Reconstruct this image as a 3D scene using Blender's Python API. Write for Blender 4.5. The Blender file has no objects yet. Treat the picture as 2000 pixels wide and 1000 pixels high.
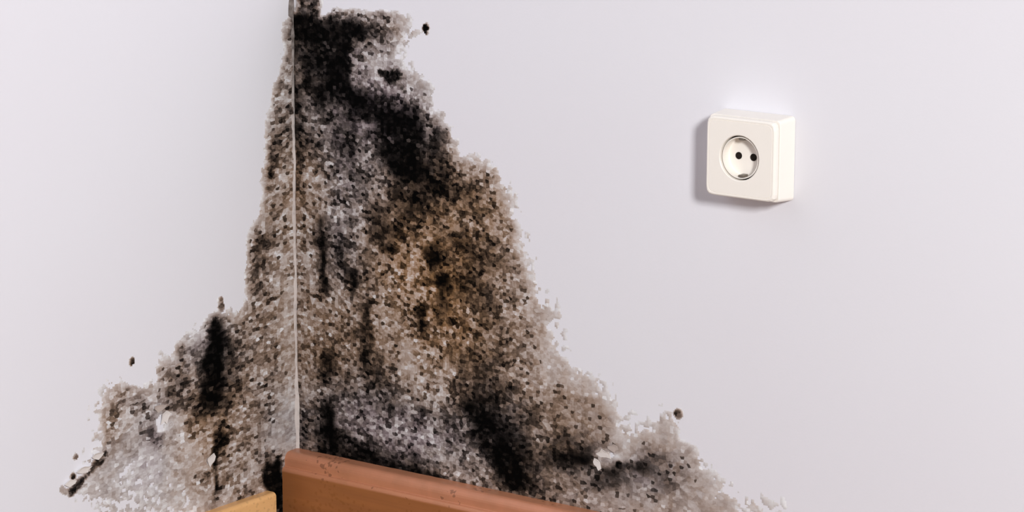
import bpy, bmesh, math, random
import numpy as np
from mathutils import Vector, Matrix

random.seed(7)
rng = np.random.default_rng(11)
C = bpy.context.scene.collection
S = bpy.context.scene

# ------------------------------------------------------------------ camera
AZ, PITCH, ROLL = 0.63225, 0.20585, 0.00426      # yaw from the right wall's normal, downward pitch, roll
cd = bpy.data.cameras.new('camera')
cam = bpy.data.objects.new('camera', cd)
C.objects.link(cam)
fw = Vector((-math.sin(AZ) * math.cos(PITCH), math.cos(AZ) * math.cos(PITCH), -math.sin(PITCH)))
rt = Vector((math.cos(AZ), math.sin(AZ), 0))
up = rt.cross(fw)
rr = rt * math.cos(ROLL) + up * math.sin(ROLL)
uu = -rt * math.sin(ROLL) + up * math.cos(ROLL)
cam.matrix_world = Matrix(((rr.x, uu.x, -fw.x, 1.98311), (rr.y, uu.y, -fw.y, -2.32132),
                           (rr.z, uu.z, -fw.z, 0.92564), (0, 0, 0, 1)))
cd.sensor_fit = 'HORIZONTAL'
cd.sensor_width = 36.0
cd.lens = 36.0 * 5766.34 / 2000
cd.clip_start = 0.05
S.camera = cam

# ------------------------------------------------------------------ light and exposure
w = bpy.data.worlds.new('room_light')
S.world = w
w.use_nodes = True
w.node_tree.nodes['Background'].inputs['Color'].default_value = (0.93, 0.95, 1.0, 1)
w.node_tree.nodes['Background'].inputs['Strength'].default_value = 0.18
ld = bpy.data.lights.new('window_daylight', 'AREA')          # daylight through a window to the right of the camera
ld.shape = 'RECTANGLE'; ld.size = 0.4; ld.size_y = 0.5
ld.energy = 106
ld.color = (1.0, 1.0, 0.99)
lo = bpy.data.objects.new('window_daylight', ld)
C.objects.link(lo)
lo.location = (3.0, -2.2, 1.6)
lo.rotation_euler = (Vector((0.5, 0, 0.35)) - lo.location).to_track_quat('-Z', 'Y').to_euler()
S.view_settings.view_transform = 'Standard'
S.view_settings.look = 'None'
S.view_settings.gamma = 1
S.view_settings.use_curve_mapping = False
S.view_settings.exposure = 0.0

# ------------------------------------------------------------------ helpers
def lin(h):
    c = [int(h[i:i + 2], 16) / 255 for i in (0, 2, 4)]
    return tuple((v / 12.92 if v <= .04045 else ((v + .055) / 1.055) ** 2.4) for v in c) + (1,)

def obj(name, bm, m, parent=None, smooth=False):
    bmesh.ops.recalc_face_normals(bm, faces=bm.faces)
    me = bpy.data.meshes.new(name)
    bm.to_mesh(me); bm.free()
    if smooth:
        me.polygons.foreach_set('use_smooth', [True] * len(me.polygons))
    me.materials.append(m)
    o = bpy.data.objects.new(name, me)
    C.objects.link(o)
    if parent: o.parent = parent
    return o

def box(bm, x0, y0, z0, x1, y1, z1, bevel=0, seg=2):
    vs = [bm.verts.new(p) for p in ((x0,y0,z0),(x1,y0,z0),(x1,y1,z0),(x0,y1,z0),(x0,y0,z1),(x1,y0,z1),(x1,y1,z1),(x0,y1,z1))]
    fs = [bm.faces.new([vs[i] for i in q]) for q in ((0,3,2,1),(4,5,6,7),(0,1,5,4),(1,2,6,5),(2,3,7,6),(3,0,4,7))]
    if bevel:
        es = list({e for f in fs for e in f.edges})
        bmesh.ops.bevel(bm, geom=es, offset=bevel, segments=seg, affect='EDGES', profile=.5)

def structure(o):
    o['kind'] = 'structure'
    return o

def say(o, text):
    o['label'] = text
    return o

class G:                                           # small node-graph builder
    def __init__(s, name):
        s.m = bpy.data.materials.new(name); s.m.use_nodes = True
        s.t = s.m.node_tree; s.b = s.t.nodes['Principled BSDF']
    def n(s, kind, **kw):
        nd = s.t.nodes.new(kind)
        for k, v in kw.items(): setattr(nd, k, v)
        return nd
    def put(s, sock, v):
        if isinstance(v, bpy.types.NodeSocket): s.t.links.new(v, sock)
        else: sock.default_value = v
    def math(s, op, a, b=0.0, c=0.0, clamp=False):
        nd = s.n('ShaderNodeMath', operation=op, use_clamp=clamp)
        for i, v in enumerate((a, b, c)): s.put(nd.inputs[i], v)
        return nd.outputs[0]
    def mix(s, f, a, b, blend='MIX'):
        nd = s.n('ShaderNodeMix', data_type='RGBA', blend_type=blend)
        s.put(nd.inputs[0], f); s.put(nd.inputs[6], a); s.put(nd.inputs[7], b)
        return nd.outputs[2]
    def noise(s, vec, scale, detail=3, rough=.5):
        nd = s.n('ShaderNodeTexNoise'); s.put(nd.inputs['Vector'], vec)
        nd.inputs['Scale'].default_value = scale; nd.inputs['Detail'].default_value = detail
        nd.inputs['Roughness'].default_value = rough
        return nd.outputs['Fac']
    def cells(s, vec, scale, rnd=1.0):
        nd = s.n('ShaderNodeTexVoronoi', voronoi_dimensions='2D'); s.put(nd.inputs['Vector'], vec)
        nd.inputs['Scale'].default_value = scale; nd.inputs['Randomness'].default_value = rnd
        sp = s.n('ShaderNodeSeparateColor'); s.t.links.new(nd.outputs['Color'], sp.inputs[0])
        return sp.outputs
    def attr(s, name, out='Fac'):
        nd = s.n('ShaderNodeAttribute'); nd.attribute_name = name
        return nd.outputs[out]
    def coord(s): return s.n('ShaderNodeTexCoord').outputs['Object']
    def mapped(s, vec, scale):
        nd = s.n('ShaderNodeMapping'); s.put(nd.inputs['Vector'], vec); nd.inputs['Scale'].default_value = scale
        return nd.outputs[0]
    def bump(s, h, strength, dist):
        nd = s.n('ShaderNodeBump'); s.put(nd.inputs['Height'], h)
        nd.inputs['Strength'].default_value = strength; nd.inputs['Distance'].default_value = dist
        s.t.links.new(nd.outputs[0], s.b.inputs['Normal'])
    def fin(s, col, rough=.6, spec=.5):
        s.put(s.b.inputs['Base Color'], col); s.put(s.b.inputs['Roughness'], rough)
        s.b.inputs['Specular IOR Level'].default_value = spec
        return s.m

def paint_material(name, c1, c2):
    g = G(name); v = g.coord()
    col = g.mix(g.noise(v, 3.0, 2), c1, c2)
    g.bump(g.noise(v, 420, 3), .12, .0006)
    return g.fin(col, .75, .2)

def plain_material(name, c, rough, spec=.4, vary=.06):
    g = G(name); v = g.coord()
    d = tuple(x * (1 - vary) for x in c[:3]) + (1,)
    return g.fin(g.mix(g.noise(v, 60, 3), c, d), rough, spec)

def wood_material(name, axis, c1, c2, c3, dirt):
    g = G(name); v = g.coord()
    sc = (3, 60, 60) if axis == 'x' else (60, 3, 60)
    gv = g.mapped(v, sc)
    grain = g.noise(gv, 2.2, 6, .62)
    streak = g.noise(gv, .7, 2)
    col = g.mix(g.math('MULTIPLY', grain, 1.0), c1, c2)
    col = g.mix(g.math('SMOOTH_MIN', g.math('MULTIPLY', streak, .8), .7, .1), col, c3)
    # dark mould specks scattered over the varnish
    film = g.math('MULTIPLY', g.math('SUBTRACT', g.noise(v, 22, 4, .6), .42), 2.2, clamp=True)
    col = g.mix(g.math('MULTIPLY', film, dirt), col, lin('6e5538'))
    sp = g.n('ShaderNodeTexVoronoi'); g.put(sp.inputs['Vector'], v); sp.inputs['Scale'].default_value = 330
    ss = g.n('ShaderNodeSeparateColor'); g.t.links.new(sp.outputs['Color'], ss.inputs[0])
    patch = g.noise(v, 14, 2)
    speck = g.math('MULTIPLY', g.math('GREATER_THAN', ss.outputs[0], .88), g.math('GREATER_THAN', patch, .52))
    col = g.mix(g.math('MULTIPLY', speck, .45 if axis == 'x' else .15), col, lin('3a2416'))
    if axis == 'x':                                # browner flat below the moulding; the nose's pinkish gloss sheen sits in its colour
        sx = g.n('ShaderNodeSeparateXYZ'); g.put(sx.inputs[0], v)
        low = g.math('MULTIPLY', g.math('SUBTRACT', .0610, sx.outputs[2]), 500, clamp=True)
        col = g.mix(g.math('MULTIPLY', low, .8), col, g.mix(grain, lin('a8662e'), lin('7c4a22')))
    g.bump(grain, .15, .0008)
    return g.fin(col, .34, .5)

WALL = paint_material('lilac_white_wall_paint', lin('e8e8ee'), lin('e5e2e9'))
def bead_material():
    g = G('grey_plaster_bead'); v = g.coord()
    sx = g.n('ShaderNodeSeparateXYZ'); g.put(sx.inputs[0], v)
    dirt = g.math('MULTIPLY', g.math('SUBTRACT', sx.outputs[2], .40), 9.0, clamp=True)      # mould stain on its upper end
    blot = g.math('ADD', g.math('MULTIPLY', dirt, .75), g.math('MULTIPLY', g.math('SUBTRACT', g.noise(v, 170, 3), .5), .9), clamp=True)
    return g.fin(g.mix(blot, lin('cdc2be'), lin('3c322c')), .85, .2)
BEAD = bead_material()
FLAKE = plain_material('chalky_paint_flake', lin('efe9e6'), .8, .2, .1)
FLAKE_DIRTY = plain_material('soiled_paint_flake', lin('cdbfb8'), .85, .2, .3)
IVORY = plain_material('ivory_plastic', lin('f8f2ea'), .35, .5, .03)
HOLE = plain_material('dark_socket_hole', lin('1c140e'), .7, .2)
METAL = plain_material('dull_socket_metal', lin('6b6157'), .4, .5)
WOOD_X = wood_material('varnished_wood_right', 'x', lin('cc8e62'), lin('ae6c46'), lin('cc8a74'), .45)
WOOD_Y = wood_material('varnished_wood_left', 'y', lin('f8c688'), lin('e8ac66'), lin('f4c08a'), .12)  # paler than the right board: the stronger light on it is in these colours
FLOOR = plain_material('brown_floor', lin('7a5b40'), .5, .4, .3)

# mould: growth = how dark the colony is, warmth = how brown it is, grain = spore clusters a few millimetres wide
def mould_material():
    g = G('mould_crust')
    D = g.math('MULTIPLY', g.attr('growth'), 9.5)
    W = g.attr('warmth')
    gv = g.attr('grain', 'Vector')
    a = g.cells(gv, 1.0, .55); b = g.cells(gv, .5, .9); k = g.cells(gv, 1.9, 1)
    L = g.math('SUBTRACT', .905, g.math('MULTIPLY', D, .0900))
    mid = g.math('SUBTRACT', 1, g.math('DIVIDE', g.math('ABSOLUTE', g.math('SUBTRACT', D, 5.2)), 2.6), clamp=True)
    L = g.math('MULTIPLY_ADD', mid, .065, L)
    n = g.math('MULTIPLY', g.math('SUBTRACT', a[0], .5), .36)
    n = g.math('MULTIPLY_ADD', g.math('SUBTRACT', b[0], .5), .28, n)
    n = g.math('MULTIPLY_ADD', g.math('SUBTRACT', k[0], .5), .14, n)
    amp = g.n('ShaderNodeValToRGB'); g.put(amp.inputs[0], g.attr('growth'))
    el = amp.color_ramp.elements
    el[0].position = 0; el[0].color = (.35,) * 3 + (1,)
    el[1].position = 1; el[1].color = (.30,) * 3 + (1,)
    for p, v in ((.30, .45), (.44, .95), (.63, 1), (.75, .72), (.86, .52)):
        e = el.new(p); e.color = (v,) * 3 + (1,)
    sx = g.n('ShaderNodeSeparateXYZ'); g.put(sx.inputs[0], gv)
    soft = g.math('SUBTRACT', 1, g.math('MULTIPLY', g.math('DIVIDE', g.math('SUBTRACT', sx.outputs[0], 62), 30, clamp=True), .5))   # older, smoother growth further out
    L = g.math('MULTIPLY_ADD', n, g.math('MULTIPLY', amp.outputs[0], soft), L)
    black = g.math('MULTIPLY', g.math('GREATER_THAN', a[1], .90), g.math('GREATER_THAN', D, 3.4))
    L = g.math('MULTIPLY', L, g.math('SUBTRACT', 1, g.math('MULTIPLY', black, .5)))
    pale = g.math('MULTIPLY', g.math('LESS_THAN', a[2], .04), .12)
    L = g.math('MAXIMUM', g.math('ADD', L, pale), .03)
    L = g.math('MINIMUM', L, .90)
    lum = g.math('POWER', L, 2.25)
    tr = g.n('ShaderNodeValToRGB'); g.put(tr.inputs[0], g.math('MULTIPLY_ADD', g.math('SUBTRACT', b[1], .5), .10, W))
    el = tr.color_ramp.elements
    def tint(h):
        c = lin(h); y = .2126 * c[0] + .7152 * c[1] + .0722 * c[2]
        return tuple(x / y * .5 for x in c[:3]) + (1,)
    el[0].position = .08; el[0].color = tint('8a7b83')
    el[1].position = .98; el[1].color = tint('8e6a42')
    for p, h in ((.30, '8a7d79'), (.48, '8a7567'), (.68, '8c7058'), (.82, '8e6c4c')):
        e = el.new(p); e.color = tint(h)
    vm = g.n('ShaderNodeVectorMath', operation='SCALE')
    g.put(vm.inputs[0], g.mix(g.math('MULTIPLY', g.math('SUBTRACT', L, .44), 2.4, clamp=True), tr.outputs[0], (.5, .49, .5, 1))); g.put(vm.inputs['Scale'], g.math('MULTIPLY', lum, 2.0))
    g.bump(g.math('ADD', a[0], k[0]), .12, .0006)
    return g.fin(vm.outputs[0], .95, .06)
MOULD = mould_material()
# surveys of the stain on each wall, one number per 10 mm: along the wall from the corner, rows from z = 0.62 m down
# growth: 0 clean .. 99 black, painted shade at the boards included; warmth (per 20 mm): 0 cool grey .. 99 ochre brown
RIGHT_GROWTH = [
    [0, 0, 0, 0, 0, 0, 0, 0, 0, 0, 0, 0, 0, 0, 0, 0, 0, 0, 0, 0, 0, 0, 0, 0, 0, 0, 0, 0, 0, 0, 0, 0, 0, 0, 0, 0, 0, 0, 0, 0, 0, 0, 0, 0, 0, 0, 0, 0, 0, 0, 0, 0, 0, 0, 0, 0, 0, 0, 0, 0, 0, 0, 0, 0, 0, 0, 0, 0, 0, 0, 0, 0, 0, 0, 0, 0],
    [0, 0, 0, 0, 0, 0, 0, 0, 0, 0, 0, 0, 0, 0, 0, 0, 0, 0, 0, 0, 0, 0, 0, 0, 0, 0, 0, 0, 0, 0, 0, 0, 0, 0, 0, 0, 0, 0, 0, 0, 0, 0, 0, 0, 0, 0, 0, 0, 0, 0, 0, 0, 0, 0, 0, 0, 0, 0, 0, 0, 0, 0, 0, 0, 0, 0, 0, 0, 0, 0, 0, 0, 0, 0, 0, 0],
    [0, 0, 0, 0, 0, 0, 0, 0, 0, 0, 0, 0, 0, 0, 0, 0, 0, 0, 0, 0, 0, 0, 0, 0, 0, 0, 0, 0, 0, 0, 0, 0, 0, 0, 0, 0, 0, 0, 0, 0, 0, 0, 0, 0, 0, 0, 0, 0, 0, 0, 0, 0, 0, 0, 0, 0, 0, 0, 0, 0, 0, 0, 0, 0, 0, 0, 0, 0, 0, 0, 0, 0, 0, 0, 0, 0],
    [0, 15, 16, 18, 1, 1, 1, 1, 1, 1, 1, 1, 1, 1, 1, 1, 0, 0, 0, 0, 0, 0, 0, 0, 0, 0, 0, 0, 0, 0, 0, 0, 0, 0, 0, 0, 0, 0, 0, 0, 0, 0, 0, 0, 0, 0, 0, 0, 0, 0, 0, 0, 0, 0, 0, 0, 0, 0, 0, 0, 0, 0, 0, 0, 0, 0, 0, 0, 0, 0, 0, 0, 0, 0, 0, 0],
    [1, 35, 37, 38, 2, 2, 2, 2, 2, 2, 2, 3, 2, 2, 1, 1, 1, 0, 0, 0, 0, 0, 0, 0, 0, 0, 0, 0, 0, 0, 0, 0, 0, 0, 0, 0, 0, 0, 0, 0, 0, 0, 0, 0, 0, 0, 0, 0, 0, 0, 0, 0, 0, 0, 0, 0, 0, 0, 0, 0, 0, 0, 0, 0, 0, 0, 0, 0, 0, 0, 0, 0, 0, 0, 0, 0],
    [3, 55, 57, 58, 4, 4, 3, 3, 3, 3, 4, 4, 4, 3, 2, 1, 1, 1, 1, 0, 0, 0, 0, 0, 0, 0, 0, 0, 0, 0, 0, 0, 0, 0, 0, 0, 0, 0, 0, 0, 0, 0, 0, 0, 0, 0, 0, 0, 0, 0, 0, 0, 0, 0, 0, 0, 0, 0, 0, 0, 0, 0, 0, 0, 0, 0, 0, 0, 0, 0, 0, 0, 0, 0, 0, 0],
    [4, 75, 75, 75, 6, 5, 4, 4, 4, 5, 5, 5, 5, 4, 3, 2, 1, 1, 1, 4, 2, 1, 0, 0, 0, 0, 0, 0, 0, 0, 0, 0, 0, 0, 0, 0, 0, 0, 0, 0, 0, 0, 0, 0, 0, 0, 0, 0, 0, 0, 0, 0, 0, 0, 0, 0, 0, 0, 0, 0, 0, 0, 0, 0, 0, 0, 0, 0, 0, 0, 0, 0, 0, 0, 0, 0],
    [5, 75, 75, 75, 8, 8, 71, 65, 60, 57, 55, 55, 49, 40, 31, 23, 15, 8, 6, 4, 3, 1, 0, 0, 0, 0, 0, 0, 0, 0, 0, 0, 0, 0, 0, 0, 0, 0, 0, 0, 0, 0, 0, 0, 0, 0, 0, 0, 0, 0, 0, 0, 0, 0, 0, 0, 0, 0, 0, 0, 0, 0, 0, 0, 0, 0, 0, 0, 0, 0, 0, 0, 0, 0, 0, 0],
    [86, 86, 89, 87, 82, 91, 93, 93, 92, 90, 79, 66, 59, 50, 41, 30, 18, 10, 7, 5, 3, 1, 0, 0, 0, 0, 0, 0, 0, 0, 0, 0, 0, 0, 0, 0, 0, 0, 0, 0, 0, 0, 0, 0, 0, 0, 0, 0, 0, 0, 0, 0, 0, 0, 0, 0, 0, 0, 0, 0, 0, 0, 0, 0, 0, 0, 0, 0, 0, 0, 0, 0, 0, 0, 0, 0],
    [83, 83, 90, 90, 89, 92, 95, 93, 92, 91, 78, 65, 69, 49, 33, 23, 15, 9, 6, 4, 2, 1, 0, 0, 0, 0, 0, 0, 0, 0, 0, 0, 0, 0, 0, 0, 0, 0, 0, 0, 0, 0, 0, 0, 0, 0, 0, 0, 0, 0, 0, 0, 0, 0, 0, 0, 0, 0, 0, 0, 0, 0, 0, 0, 0, 0, 0, 0, 0, 0, 0, 0, 0, 0, 0, 0],
    [81, 81, 90, 89, 87, 94, 98, 94, 80, 72, 53, 41, 60, 63, 20, 14, 12, 8, 6, 4, 2, 1, 0, 0, 0, 0, 0, 0, 0, 0, 0, 0, 0, 0, 0, 0, 0, 0, 0, 0, 0, 0, 0, 0, 0, 0, 0, 0, 0, 0, 0, 0, 0, 0, 0, 0, 0, 0, 0, 0, 0, 0, 0, 0, 0, 0, 0, 0, 0, 0, 0, 0, 0, 0, 0, 0],
    [79, 79, 89, 89, 86, 93, 98, 95, 75, 64, 46, 36, 37, 32, 17, 14, 15, 10, 7, 5, 3, 1, 0, 0, 0, 0, 0, 0, 0, 0, 0, 0, 0, 0, 0, 0, 0, 0, 0, 0, 0, 0, 0, 0, 0, 0, 0, 0, 0, 0, 0, 0, 0, 0, 0, 0, 0, 0, 0, 0, 0, 0, 0, 0, 0, 0, 0, 0, 0, 0, 0, 0, 0, 0, 0, 0],
    [78, 78, 85, 84, 84, 91, 98, 86, 59, 61, 48, 37, 37, 44, 43, 17, 16, 12, 9, 6, 4, 2, 0, 0, 0, 0, 0, 0, 0, 0, 0, 0, 0, 0, 0, 0, 0, 0, 0, 0, 0, 0, 0, 0, 0, 0, 0, 0, 0, 0, 0, 0, 0, 0, 0, 0, 0, 0, 0, 0, 0, 0, 0, 0, 0, 0, 0, 0, 0, 0, 0, 0, 0, 0, 0, 0],
    [78, 77, 83, 82, 82, 88, 98, 93, 57, 62, 52, 43, 61, 88, 87, 57, 31, 21, 15, 7, 4, 2, 0, 0, 0, 0, 0, 0, 0, 0, 0, 0, 0, 0, 0, 0, 0, 0, 0, 0, 0, 0, 0, 0, 0, 0, 0, 0, 0, 0, 0, 0, 0, 0, 0, 0, 0, 0, 0, 0, 0, 0, 0, 0, 0, 0, 0, 0, 0, 0, 0, 0, 0, 0, 0, 0],
    [77, 77, 82, 82, 81, 84, 97, 97, 58, 72, 66, 59, 58, 58, 57, 48, 40, 31, 20, 9, 5, 2, 0, 0, 0, 0, 0, 0, 0, 0, 0, 0, 0, 0, 0, 0, 0, 0, 0, 0, 0, 0, 0, 0, 0, 0, 0, 0, 0, 0, 0, 0, 0, 0, 0, 0, 0, 0, 0, 0, 0, 0, 0, 0, 0, 0, 0, 0, 0, 0, 0, 0, 0, 0, 0, 0],
    [77, 77, 80, 82, 81, 79, 87, 87, 86, 87, 83, 78, 73, 70, 67, 61, 54, 46, 32, 17, 9, 4, 0, 0, 0, 0, 0, 0, 0, 0, 0, 0, 0, 0, 0, 0, 0, 0, 0, 0, 0, 0, 0, 0, 0, 0, 0, 0, 0, 0, 0, 0, 0, 0, 0, 0, 0, 0, 0, 0, 0, 0, 0, 0, 0, 0, 0, 0, 0, 0, 0, 0, 0, 0, 0, 0],
    [76, 76, 78, 82, 81, 76, 76, 82, 91, 92, 92, 92, 91, 90, 89, 87, 81, 63, 43, 24, 15, 8, 1, 1, 0, 0, 0, 0, 0, 0, 0, 0, 0, 0, 0, 0, 0, 0, 0, 0, 0, 0, 0, 0, 0, 0, 0, 0, 0, 0, 0, 0, 0, 0, 0, 0, 0, 0, 0, 0, 0, 0, 0, 0, 0, 0, 0, 0, 0, 0, 0, 0, 0, 0, 0, 0],
    [76, 76, 70, 77, 74, 68, 70, 77, 86, 89, 89, 90, 91, 91, 92, 92, 90, 73, 53, 37, 27, 14, 5, 3, 1, 0, 0, 0, 0, 0, 0, 0, 0, 0, 0, 0, 0, 0, 0, 0, 0, 0, 0, 0, 0, 0, 0, 0, 0, 0, 0, 0, 0, 0, 0, 0, 0, 0, 0, 0, 0, 0, 0, 0, 0, 0, 0, 0, 0, 0, 0, 0, 0, 0, 0, 0],
    [75, 75, 59, 60, 66, 72, 69, 74, 80, 66, 82, 82, 83, 85, 87, 87, 85, 78, 63, 77, 68, 21, 8, 6, 3, 1, 1, 0, 0, 0, 0, 0, 0, 0, 0, 0, 0, 0, 0, 0, 0, 0, 0, 0, 0, 0, 0, 0, 0, 0, 0, 0, 0, 0, 0, 0, 0, 0, 0, 0, 0, 0, 0, 0, 0, 0, 0, 0, 0, 0, 0, 0, 0, 0, 0, 0],
    [75, 75, 59, 60, 67, 73, 73, 72, 75, 48, 72, 80, 80, 83, 86, 86, 86, 82, 70, 76, 75, 28, 11, 8, 6, 4, 2, 0, 0, 0, 0, 0, 0, 0, 0, 0, 0, 0, 0, 0, 0, 0, 0, 0, 0, 0, 0, 0, 0, 0, 0, 0, 0, 0, 0, 0, 0, 0, 0, 0, 0, 0, 0, 0, 0, 0, 0, 0, 0, 0, 0, 0, 0, 0, 0, 0],
    [74, 74, 60, 62, 63, 66, 72, 73, 72, 50, 57, 72, 78, 89, 93, 90, 88, 85, 78, 77, 78, 36, 16, 16, 16, 15, 10, 5, 4, 1, 0, 0, 0, 0, 0, 0, 0, 0, 0, 0, 0, 0, 0, 0, 0, 0, 0, 0, 0, 0, 0, 0, 0, 0, 0, 0, 0, 0, 0, 0, 0, 0, 0, 0, 0, 0, 0, 0, 0, 0, 0, 0, 0, 0, 0, 0],
    [74, 74, 60, 64, 63, 61, 64, 72, 73, 54, 50, 66, 85, 97, 97, 96, 94, 90, 82, 79, 79, 52, 35, 37, 40, 35, 25, 13, 8, 3, 0, 0, 0, 0, 0, 0, 0, 0, 0, 0, 0, 0, 0, 0, 0, 0, 0, 0, 0, 0, 0, 0, 0, 0, 0, 0, 0, 0, 0, 0, 0, 0, 0, 0, 0, 0, 0, 0, 0, 0, 0, 0, 0, 0, 0, 0],
    [73, 73, 59, 64, 62, 60, 58, 64, 68, 62, 62, 64, 78, 91, 96, 97, 97, 94, 85, 81, 79, 66, 53, 56, 59, 51, 35, 20, 13, 6, 2, 1, 0, 0, 0, 0, 0, 0, 0, 0, 0, 0, 0, 0, 0, 0, 0, 0, 0, 0, 0, 0, 0, 0, 0, 0, 0, 0, 0, 0, 0, 0, 0, 0, 0, 0, 0, 0, 0, 0, 0, 0, 0, 0, 0, 0],
    [71, 71, 51, 57, 59, 59, 59, 59, 59, 59, 60, 62, 69, 78, 87, 90, 92, 87, 82, 81, 79, 71, 65, 66, 67, 58, 43, 28, 19, 9, 4, 2, 0, 0, 0, 0, 0, 0, 0, 0, 0, 0, 0, 0, 0, 0, 0, 0, 0, 0, 0, 0, 0, 0, 0, 0, 0, 0, 0, 0, 0, 0, 0, 0, 0, 0, 0, 0, 0, 0, 0, 0, 0, 0, 0, 0],
    [69, 68, 44, 51, 57, 58, 60, 59, 58, 58, 58, 58, 64, 73, 82, 81, 80, 78, 78, 79, 77, 76, 76, 74, 72, 62, 48, 34, 23, 12, 6, 4, 2, 1, 0, 0, 0, 0, 0, 0, 0, 0, 0, 0, 0, 0, 0, 0, 0, 0, 0, 0, 0, 0, 0, 0, 0, 0, 0, 0, 0, 0, 0, 0, 0, 0, 0, 0, 0, 0, 0, 0, 0, 0, 0, 0],
    [66, 66, 44, 49, 54, 56, 58, 58, 57, 57, 56, 54, 60, 69, 79, 77, 76, 75, 74, 73, 73, 72, 72, 69, 66, 59, 49, 40, 28, 15, 7, 5, 3, 2, 1, 0, 0, 0, 0, 0, 0, 0, 0, 0, 0, 0, 0, 0, 0, 0, 0, 0, 0, 0, 0, 0, 0, 0, 0, 0, 0, 0, 0, 0, 0, 0, 0, 0, 0, 0, 0, 0, 0, 0, 0, 0],
    [64, 64, 44, 48, 52, 54, 56, 56, 56, 55, 55, 55, 62, 71, 79, 77, 75, 73, 70, 67, 66, 67, 68, 64, 61, 57, 52, 47, 33, 18, 10, 7, 4, 2, 1, 0, 0, 0, 0, 0, 0, 0, 0, 0, 0, 0, 0, 0, 0, 0, 0, 0, 0, 0, 0, 0, 0, 0, 0, 0, 0, 0, 0, 0, 0, 0, 0, 0, 0, 0, 0, 0, 0, 0, 0, 0],
    [62, 62, 44, 47, 51, 54, 57, 54, 52, 51, 55, 68, 75, 73, 78, 76, 73, 70, 67, 64, 66, 68, 70, 67, 64, 61, 58, 55, 39, 23, 13, 9, 4, 3, 1, 0, 0, 0, 0, 0, 0, 0, 0, 0, 0, 0, 0, 0, 0, 0, 0, 0, 0, 0, 0, 0, 0, 0, 0, 0, 0, 0, 0, 0, 0, 0, 0, 0, 0, 0, 0, 0, 0, 0, 0, 0],
    [58, 57, 43, 46, 54, 54, 57, 53, 50, 50, 59, 78, 77, 71, 75, 71, 67, 64, 64, 66, 68, 70, 72, 69, 67, 65, 63, 61, 44, 28, 17, 12, 6, 4, 1, 0, 0, 0, 0, 0, 0, 0, 0, 0, 0, 0, 0, 0, 0, 0, 0, 0, 0, 0, 0, 0, 0, 0, 0, 0, 0, 0, 0, 0, 0, 0, 0, 0, 0, 0, 0, 0, 0, 0, 0, 0],
    [52, 51, 43, 64, 80, 57, 62, 57, 53, 52, 71, 79, 70, 68, 71, 66, 60, 58, 63, 67, 69, 71, 72, 70, 69, 68, 66, 65, 49, 33, 22, 15, 8, 5, 2, 1, 0, 0, 0, 0, 0, 0, 0, 0, 0, 0, 0, 0, 0, 0, 0, 0, 0, 0, 0, 0, 0, 0, 0, 0, 0, 0, 0, 0, 0, 0, 0, 0, 0, 0, 0, 0, 0, 0, 0, 0],
    [46, 45, 42, 63, 81, 61, 67, 61, 55, 59, 79, 75, 63, 70, 67, 62, 56, 60, 86, 83, 70, 70, 71, 71, 71, 70, 69, 67, 52, 38, 27, 18, 10, 7, 4, 2, 1, 0, 0, 0, 0, 0, 0, 0, 0, 0, 0, 0, 0, 0, 0, 0, 0, 0, 0, 0, 0, 0, 0, 0, 0, 0, 0, 0, 0, 0, 0, 0, 0, 0, 0, 0, 0, 0, 0, 0],
    [44, 44, 42, 63, 81, 62, 67, 61, 55, 68, 79, 63, 75, 88, 64, 57, 53, 62, 91, 92, 72, 69, 70, 70, 69, 68, 67, 65, 53, 41, 31, 21, 11, 8, 6, 4, 2, 0, 0, 0, 0, 0, 0, 0, 0, 0, 0, 0, 0, 0, 0, 0, 0, 0, 0, 0, 0, 0, 0, 0, 0, 0, 0, 0, 0, 0, 0, 0, 0, 0, 0, 0, 0, 0, 0, 0],
    [45, 45, 42, 61, 82, 62, 67, 61, 54, 52, 54, 54, 55, 57, 58, 54, 51, 52, 68, 74, 72, 68, 69, 68, 67, 66, 65, 64, 54, 44, 34, 24, 14, 11, 9, 6, 3, 0, 0, 0, 0, 0, 0, 0, 0, 0, 0, 0, 0, 0, 0, 0, 0, 0, 0, 0, 0, 0, 0, 0, 0, 0, 0, 0, 0, 0, 0, 0, 0, 0, 0, 0, 0, 0, 0, 0],
    [45, 45, 42, 60, 82, 61, 67, 62, 58, 56, 55, 53, 53, 54, 54, 51, 49, 50, 59, 82, 81, 69, 70, 69, 67, 66, 65, 64, 55, 47, 37, 27, 17, 14, 11, 8, 4, 1, 1, 0, 0, 0, 0, 0, 0, 0, 0, 0, 0, 0, 0, 0, 0, 0, 0, 0, 0, 0, 0, 0, 0, 0, 0, 0, 0, 0, 0, 0, 0, 0, 0, 0, 0, 0, 0, 0],
    [46, 46, 42, 59, 82, 60, 66, 79, 85, 60, 57, 53, 52, 51, 50, 49, 48, 51, 58, 79, 83, 71, 72, 70, 68, 66, 65, 63, 56, 48, 40, 31, 23, 19, 14, 9, 6, 2, 1, 0, 0, 0, 0, 0, 0, 0, 0, 0, 0, 0, 0, 0, 0, 0, 0, 0, 0, 0, 0, 0, 0, 0, 0, 0, 0, 0, 0, 0, 0, 0, 0, 0, 0, 0, 0, 0],
    [47, 47, 42, 58, 83, 58, 61, 74, 88, 57, 54, 52, 50, 49, 47, 48, 49, 52, 58, 75, 83, 73, 71, 69, 66, 65, 64, 62, 55, 48, 42, 35, 30, 24, 17, 11, 7, 3, 2, 1, 1, 1, 0, 0, 0, 0, 0, 0, 0, 0, 0, 0, 0, 0, 0, 0, 0, 0, 0, 0, 0, 0, 0, 0, 0, 0, 0, 0, 0, 0, 0, 0, 0, 0, 0, 0],
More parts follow.
